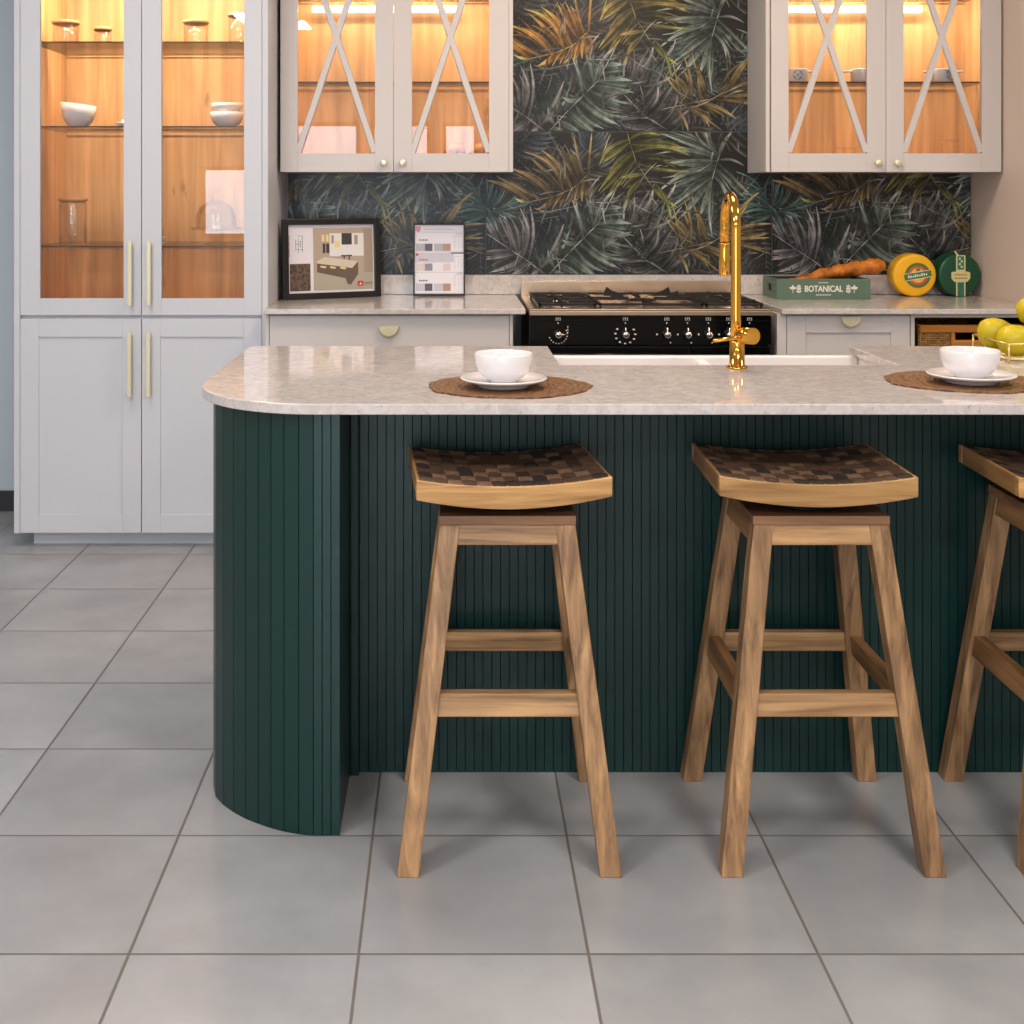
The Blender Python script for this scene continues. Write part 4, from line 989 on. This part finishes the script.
# ------------------------------------------------------------------ green crate, bread, cheeses
bx = empty('crate', (1.513, 5.145, .9201), 'sage green open box lettered BOTANICAL on the right worktop', 'box')
X0, X1, Ya, Yb, H = -.190, .190, -.112, .108, .083
boxes_ = [(X0, X1, Ya, Ya+.008, 0, H), (X0, X1, Yb-.008, Yb, 0, H), (X1-.008, X1, Ya+.008, Yb-.008, 0, H), (X0, X0+.008, Ya+.008, Yb-.008, 0, .030), (X0, X0+.008, Ya+.008, Yb-.008, .056, H), (X0, X0+.008, Ya+.008, -.03, .030, .056), (X0, X0+.008, .03, Yb-.008, .030, .056), (X0+.008, X1-.008, Ya+.008, Yb-.008, 0, .006)]
bm = bmesh.new()
for q in boxes_: bm_box(bm, *q)
obj('body', bm, M['boxgreen'], bx, .0015)
bm = bmesh.new()
for q in ((X0+.0085, X1-.0085, Ya+.0085, Yb-.0085, .0062, .008), (X0+.0085, X0+.010, Ya+.0085, Yb-.0085, .008, H-.003), (X1-.010, X1-.0085, Ya+.0085, Yb-.0085, .008, H-.003), (X0+.0105, X1-.0105, Yb-.010, Yb-.0085, .008, H-.003), (X0+.0105, X1-.0105, Ya+.0085, Ya+.010, .008, H-.003)): bm_box(bm, *q)
obj('lining', bm, M['boxdark'], bx)  # dark brown sheets added inside so the side hole looks dark
tx = text_obj('lettering', 'BOTANICAL', .034, M['print'], bx, (0, Ya-.0006, .042), (PI/2, 0, 0), sx=.82)
bm = bmesh.new()
def leafmark(cx, cz, s, ang):
    pts = []
    for i in range(9):
        a = i/8*PI; pts.append((math.sin(a)*.30*s, i/8*s))
    pts += [(-math.sin(i/8*PI)*.30*s, i/8*s) for i in range(7, 0, -1)]
    ca, sa = math.cos(ang), math.sin(ang)
    flat(bm, [(cx+x*ca-z*sa, cz+x*sa+z*ca) for x, z in pts], Ya-.0006)
for sg in (-1, 1):
    bm = bmesh.new(); c0 = sg*.100
    for k, (dz, ag) in enumerate(((.028, .9), (.028, -.9), (.038, .8), (.038, -.8), (.048, 0), (.046, .6), (.046, -.6))): leafmark(c0, dz, .013, ag)
    rect(bm, c0-.0008, c0+.0008, .024, .05, Ya-.0006, 0)
    obj('ornament', bm, M['print'], bx); bm = bmesh.new()
    c1 = sg*.124
    leafmark(c1, .042, .016, 1.1); leafmark(c1, .042, .016, -1.1); leafmark(c1, .044, .015, 0); rect(bm, c1-.0012, c1+.0012, .026, .044, Ya-.0006, 0)
    obj('ornament', bm, M['print'], bx)
bm = bmesh.new()
for k in range(6): rect(bm, -.020+.0068*k, -.0155+.0068*k, .066, .0695, Ya-.0006, 0)
for k in range(9): rect(bm, -.030+.0068*k, -.0255+.0068*k, .016, .0205, Ya-.0006, 0)
obj('small_print', bm, M['print'], bx)

bm = bmesh.new(); pts = []; rad = []; n = 60; rd = random.Random(2)
a0, a1 = Vector((1.37, 5.12, .972)), Vector((1.822, 5.20, 1.050))
for i in range(n+1):
    s_ = i/n; p = a0.lerp(a1, s_); p.z += .012*math.sin(s_*PI)*(1 if s_ > .3 else .5); pts.append(p)
    env = min(1, (s_/.10)**.5 if s_ > 0 else .05, ((1-s_)/.06)**.5 if s_ < 1 else .05)
    rad.append(max(.003, env*(.0195+.012*s_+.0035*math.sin(s_*38)+.0015*rd.uniform(-1, 1))))
bm_tube(bm, pts, rad, 20)
for v in bm.verts: v.co += Vector((rd.uniform(-1, 1), rd.uniform(-1, 1), rd.uniform(-1, 1)))*.0012
tag(obj('bread_stick', bm, M['bread']), 'long browned bread loaf sticking out of the green box', 'bread')

def wheel(cx, cy, cz, rr, th, m, label, yaw=0, name='cheese_wheel'):
    e = empty(name, (cx, cy, cz), label, 'cheese'); e.rotation_euler = (0, 0, yaw)
    b_ = .012
    bm = bmesh.new(); prof = [(0, 0), (rr-b_, 0)]+[(rr-b_+b_*math.sin(a), b_-b_*math.cos(a)) for a in [PI/8*k for k in range(1, 5)]]+[(rr-b_+b_*math.cos(a), th-b_+b_*math.sin(a)) for a in [PI/8*k for k in range(0, 5)]]+[(0, th)]
    bm_lathe(bm, prof, 48, mtx=Matrix.Rotation(-PI/2, 4, 'X')); obj('rind', bm, m, e)
    return e
cy1 = 5.155
ch = wheel(1.927, cy1, .9202+.089, .089, .10, M['yellow'], 'yellow wheel of cheese with round label, standing on edge', math.radians(-4))
bm = bmesh.new()
def disc(r_, y, mi, n=40, r0=0, a0=0, a1=2*PI, c=(.012, 0)):
    if r0 == 0: flat(bm, [(c[0]+r_*math.cos(2*PI*i/n), c[1]+r_*math.sin(2*PI*i/n)) for i in range(n)], y, mi)
disc(.052, -.0008, 0); disc(.048, -.0012, 1); disc(.040, -.0016, 2); disc(.030, -.0020, 3)
ca, sa = math.cos(.18), math.sin(.18)
def band(x0, x1, z0, z1, y, mi): flat(bm, [(.012+x*ca-z*sa, x*sa+z*ca) for x, z in ((x0, z0), (x1, z0), (x1, z1), (x0, z1))], y, mi)
band(-.055, .055, -.013, .013, -.0024, 1); band(-.053, .053, -.015, -.013, -.0026, 4); band(-.053, .053, .013, .015, -.0026, 4)
for k in range(9): band(-.040+.009*k, -.0345+.009*k, -.005, .006-(.002*(k % 3)), -.0028, 4)
flat(bm, [(.004, .016), (.022, .020), (.016, .034), (.012, .026), (.008, .032)], -.0028, 1)
obj('label_disc', bm, [M['lgreen'], M['lred'], M['cream'], M['lgold'], M['print']][:0] or [M['lgreen'], M['lgreen'], M['lred'], M['lgold'], M['print']], ch, loc=(0, -.0002, 0))
ch = wheel(2.119, 5.165, .9202+.090, .090, .095, M['dgreen'], 'dark green wheel of cheese with vertical ribbon label', math.radians(3))
bm = bmesh.new()
rect(bm, -.018, .022, -.088, .082, -.0008, 0); rect(bm, -.012, .016, -.088, -.030, -.0012, 1); rect(bm, -.012, .016, .022, .078, -.0012, 1)
n = 16
flat(bm, [(.002+x, z) for x, z in [(-.040, -.014), (-.028, -.028), (.028, -.028), (.040, -.014), (.040, .010), (.028, .014), (-.028, .014), (-.040, .012)]], -.0016, 0)
for k in range(6): rect(bm, -.024+.009*k, -.018+.009*k, -.002, .004, -.002, 2); rect(bm, -.024+.009*k, -.018+.009*k, -.016, -.011, -.002, 3)
for k in range(4): flat(bm, disc_pts(.002+.004*(-1)**k, -.04-.012*k, .006), -.0016, 3); flat(bm, disc_pts(.002+.004*(-1)**k, .034+.011*k, .005), -.0016, 0)
flat(bm, [(-.026, .096), (-.012, .078), (-.006, .082), (-.020, .100)], -.001, 0)
obj('ribbon_label', bm, [M['cream'], M['teal'], M['lred'], M['lgreen']], ch, loc=(0, -.0002, 0))

# ------------------------------------------------------------------ things on the cabinet shelves
def jar(x, y, z, rr, h, label, lid=True):
    e = empty('glass_jar', (x, y, z), label, 'jar'); g = .0025
    bm = bmesh.new(); bm_lathe(bm, [(0, 0), (rr-.004, 0), (rr, .004), (rr, h*.9), (rr*.93, h-.012), (rr*.93, h-.008), (rr*.93-g, h-.008), (rr-g, h*.88), (rr-g, .006), (rr-.006, .004), (0, .004)], 32); obj('glass', bm, M['jarglass'], e)
    bm = bmesh.new(); bm_lathe(bm, [(0, h-.012), (rr*.86, h-.012), (rr*.86, h-.007), (rr*1.04, h-.007), (rr*1.05, h-.004), (rr*1.04, h+.006), (0, h+.006)], 32); obj('lid', bm, M['bamboo'], e)
def small_bowl(x, y, z, label, rr=.065, h=.085, nm='bowl', tilt=0):
    bm = bmesh.new(); bm_lathe(bm, [(0, .002), (rr*.45, 0), (rr*.5, .003), (rr*.78, h*.25), (rr*.95, h*.6), (rr, h), (rr*.96, h), (rr*.91, h*.6), (rr*.74, h*.28), (rr*.4, .008), (0, .008)], 36)
    if tilt:
        for v in bm.verts: v.co.z += tilt*v.co.x*(v.co.z/h)
    return tag(obj(nm, bm, M['ceramic'], None, loc=(x, y, z)), label, 'bowl')
T = .0006
def xat(px, Y): return (px-449)*Y/1246
jar(xat(66, 4.93), 4.93, 1.934+T, .052, .090, 'wide lidded glass jar on the top shelf of the tall cabinet, behind the left door')
jar(xat(103, 4.95), 4.95, 1.934+T, .034, .068, 'small lidded glass jar on the top shelf, behind the left door')
jar(xat(196, 4.93), 4.93, 1.934+T, .049, .092, 'wide lidded glass jar on the top shelf, behind the right door of the tall cabinet')
jar(xat(239, 4.92), 4.92, 1.934+T, .042, .118, 'taller lidded glass jar on the top shelf, half behind the right door frame')
small_bowl(xat(78.5, 4.92), 4.92, 1.608+T, 'white bowl on the middle shelf behind the left glass door', .069, .092, tilt=-.12)
small_bowl(xat(227, 4.92), 4.92, 1.608+T, 'lower white bowl stacked on the middle shelf behind the right glass door', .066, .060)
small_bowl(xat(227, 4.92), 4.92, 1.608+T+.045, 'upper white bowl of the stack behind the right glass door', .063, .050)
jar(xat(73, 4.92), 4.92, 1.146+T, .055, .178, 'tall lidded glass canister on the lowest glass shelf behind the left door')
# little white shell dish at the door edge
bm = bmesh.new(); bm_lathe(bm, [(0, 0), (.016, 0), (.012, .006), (.03, .018), (.028, .02), (.008, .01), (.006, .03), (0, .034)], 20)
tag(obj('dish', bm, M['ceramic'], None, loc=(xat(123, 4.92), 4.92, 1.608+T)), 'tiny white dish on the middle shelf beside the left door frame', 'dish')
# stack of small plates
for k in range(3):
    bm = bmesh.new(); bm_lathe(bm, [(0, 0), (.03, 0), (.05, .006), (.049, .009), (.028, .004), (0, .004)], 28)
    tag(obj('plate', bm, M['ceramic'], None, loc=(xat(153, 4.95), 4.95, 1.146+T+.010*k)), ('%s small white plate in the stack on the lowest glass shelf' % ['bottom', 'middle', 'top'][k]), 'plate', 'small plates on the lowest glass shelf')
# glass cake stand with dome
e = empty('cake_stand', (xat(216, 4.97), 4.97, 1.146+T), 'clear glass footed cake stand with dome on the lowest shelf', 'cake stand')
bm = bmesh.new(); bm_lathe(bm, [(0, .002), (.04, 0), (.042, .003), (.012, .012), (.009, .04), (.02, .052), (.098, .056), (.10, .066), (.097, .066), (.095, .060), (0, .058)], 36); obj('stand', bm, M['jarglass'], e)
bm = bmesh.new(); bm_lathe(bm, [(.080, .0605), (.080, .11), (.068, .145), (.04, .165), (.012, .172), (.008, .18), (.014, .19), (.008, .2), (0, .2), (0, .196), (.004, .176), (.038, .162), (.065, .142), (.077, .11), (.077, .0605)], 36); obj('dome', bm, M['jarglass'], e)
# right wall cabinet: white pots with a dark motif
def pot(px, label, mx=0.0):
    Y = 5.09; e = empty('casserole_pot', (xat(px, Y), Y, 1.801+T), label, 'pot')
    bm = bmesh.new(); bm_lathe(bm, [(0, .002), (.040, 0), (.044, .005), (.047, .05), (.047, .054), (.044, .054), (.043, .008), (0, .006)], 32); obj('body', bm, M['ceramic'], e)
    for sg in (-1, 1):
        bm = bmesh.new(); bm_box(bm, min(sg*.044, sg*.078), max(sg*.044, sg*.078), -.016, .016, .040, .048); obj('handle', bm, M['ceramic'], e, .003)
    bm = bmesh.new()
    for i in range(20):
        a = 2*PI*i/20; a2 = 2*PI*(i+1)/20
        if i % 5 == 4: continue
        q = [(mx+.018*math.cos(t_)*k_, .027+.020*math.sin(t_)*k_) for t_, k_ in ((a, 1), (a2, 1), (a2, .86), (a, .86))]
        f_ = bm.faces.new([bm.verts.new((x, -math.sqrt(max(.0001, .0478**2-x*x)), z)) for x, z in q])
    for s1 in (-1, 1):
        for k in range(6):
            xa, xb = -.011+.022*k/6, -.011+.022*(k+1)/6
            f_ = bm.faces.new([bm.verts.new((mx+x, -math.sqrt(.0479**2-(mx+x)**2), .027+s1*x*1.1+dz)) for x, dz in ((xa, -.0013), (xb, -.0013), (xb, .0013), (xa, .0013))])
    obj('motif', bm, M['ink'], e)
pot(796, 'white pot with dark crest on the right wall cabinet shelf, behind its left door edge', -.006)
pot(862, 'white pot on the right wall cabinet shelf, beside the middle door frames', .02)
pot(943, 'white pot with dark crest on the shelf behind the far right glass door', .014)
# glass candlestick and stemmed dish low in the right wall cabinet
def stemmed(px, h, rr, label, Y=5.1):
    bm = bmesh.new(); bm_lathe(bm, [(0, .002), (rr*.5, 0), (rr*.5, .003), (.006, .01), (.008, h*.3), (.004, h*.45), (.009, h*.6), (.006, h*.8), (rr, h*.92), (rr, h), (rr-.003, h), (0, h*.9)], 28)
    return tag(obj('glass_dish', bm, M['jarglass'], None, loc=(xat(px, Y), Y, 1.4845)), label, 'dish')
stemmed(948, .082, .042, 'stemmed clear glass dish at the bottom of the right wall cabinet, far right door')
stemmed(845, .05, .035, 'low clear glass dish at the bottom of the right wall cabinet, left door')
# left wall cabinet: two brown round bowls near the right door's bottom
Mb = mat('amber_wooden_balls', lin(196, 132, 78), .4)
def wbowl(px, label):
    bm = bmesh.new(); rr = .044; bm_lathe(bm, [(0, 0)]+[(rr*math.sin(PI*k/16)*(1 if k > 2 else 1), rr*.80*(1-math.cos(PI*k/16))) for k in range(2, 16)]+[(0, rr*1.6)], 32)
    return tag(obj('round_pot', bm, Mb, None, loc=(xat(px, 5.12), 5.12, 1.4845)), label, 'pot')
wbowl(455, 'round amber pot low behind the right glass door of the left wall cabinet')
wbowl(481, 'round amber pot at the far lower right corner of the left wall cabinet')

# ------------------------------------------------------------------ lights
def area(name, loc, rot, sx, sy, power, col):
    l = bpy.data.lights.new(name, 'AREA'); l.shape = 'RECTANGLE'; l.size = sx; l.size_y = sy; l.energy = power; l.color = col
    o = bpy.data.objects.new(name, l); COL.objects.link(o); o.location = loc; o.rotation_euler = rot; return o
for i, (a, b_, z0, z1) in enumerate(wins):
    w, h = b_-a, z1-z0
    area('daylight', ((a+b_)/2, RB-.13, (z0+z1)/2), (PI/2, 0, 0), w, h, 17*w*h, (.74, .86, 1))
cl = [(-1.6, -1.6, 1.5), (1.3, -1.7, 1.5), (-1.4, 1.2, .8), (1.1, 1.0, .8), (-1.2, 3.4, .35), (.75, 3.75, .7), (2.9, 3.0, .4)]
names = ['ceiling light near the window wall, left side', 'ceiling light near the window wall, right side', 'ceiling light left of the stools', 'ceiling light above and in front of the stools', 'ceiling light before the tall cabinet', 'ceiling light over the cooker aisle', 'ceiling light over the right aisle']
for (x, y, p), nm in zip(cl, names):
    e = empty('ceiling_light', (x, y, CH), 'square flush '+nm, 'ceiling light', 'square ceiling lights')
    bm = bmesh.new(); s_ = .32
    for q in ((-s_, s_, -s_, -s_+.02), (-s_, s_, s_-.02, s_), (-s_, -s_+.02, -s_+.02, s_-.02), (s_-.02, s_, -s_+.02, s_-.02)): bm_box(bm, *q, -.035, -.0005)
    obj('housing', bm, M['ceil'], e, .002)
    bm = bmesh.new(); bm_box(bm, -s_+.02, s_-.02, -s_+.02, s_-.02, -.02, -.012); obj('diffuser', bm, M['panel_light'], e)
    area('lamp', (x, y, CH-.04), (0, 0, 0), .58, .58, 30*p, (1, .74, .50) if y > 3.6 else (1, .95, .88) if x > 0 else (1, .98, .97))
# cabinet strip lights
area('strip_lamp', (-1.17, 4.83, 2.43), (math.radians(-12), 0, 0), .84, .03, 18, (1, .78, .54))
for xc in (-.21, 1.74):
    area('strip_lamp', (xc, 5.04, 2.478), (0, 0, 0), .8, .03, 11, (1, .80, .58))
    area('strip_lamp', (xc, 5.20, 2.108), (math.radians(-20), 0, 0), .8, .03, .5, (1, .80, .56))

# world
w = bpy.data.worlds.new('sky'); S.world = w; w.use_nodes = True
bg = w.node_tree.nodes['Background']; bg.inputs[0].default_value = (.80, .90, 1, 1); bg.inputs[1].default_value = 1.2

# camera
cam = bpy.data.cameras.new('camera'); cam.sensor_width = 36; cam.lens = 1246/1024*36
cam.shift_x = (512-449)/1024; cam.shift_y = -(512-193)/1024; cam.clip_start = .05; cam.clip_end = 100
co = bpy.data.objects.new('camera', cam); COL.objects.link(co); co.location = (0, 0, 1.35); co.rotation_euler = (PI/2, 0, 0)
S.camera = co
S.view_settings.view_transform = 'Standard'; S.view_settings.look = 'None'; S.view_settings.gamma = 1; S.view_settings.exposure = .38
S.view_settings.use_curve_mapping = False
S.cycles.use_denoising = True
try: S.cycles.denoiser = 'OPENIMAGEDENOISE'
except Exception: pass
S.cycles.max_bounces = 8; S.cycles.transparent_max_bounces = 16; S.cycles.diffuse_bounces = 4; S.cycles.glossy_bounces = 5
S.cycles.sample_clamp_indirect = 6; S.cycles.caustics_reflective = False; S.cycles.caustics_refractive = False
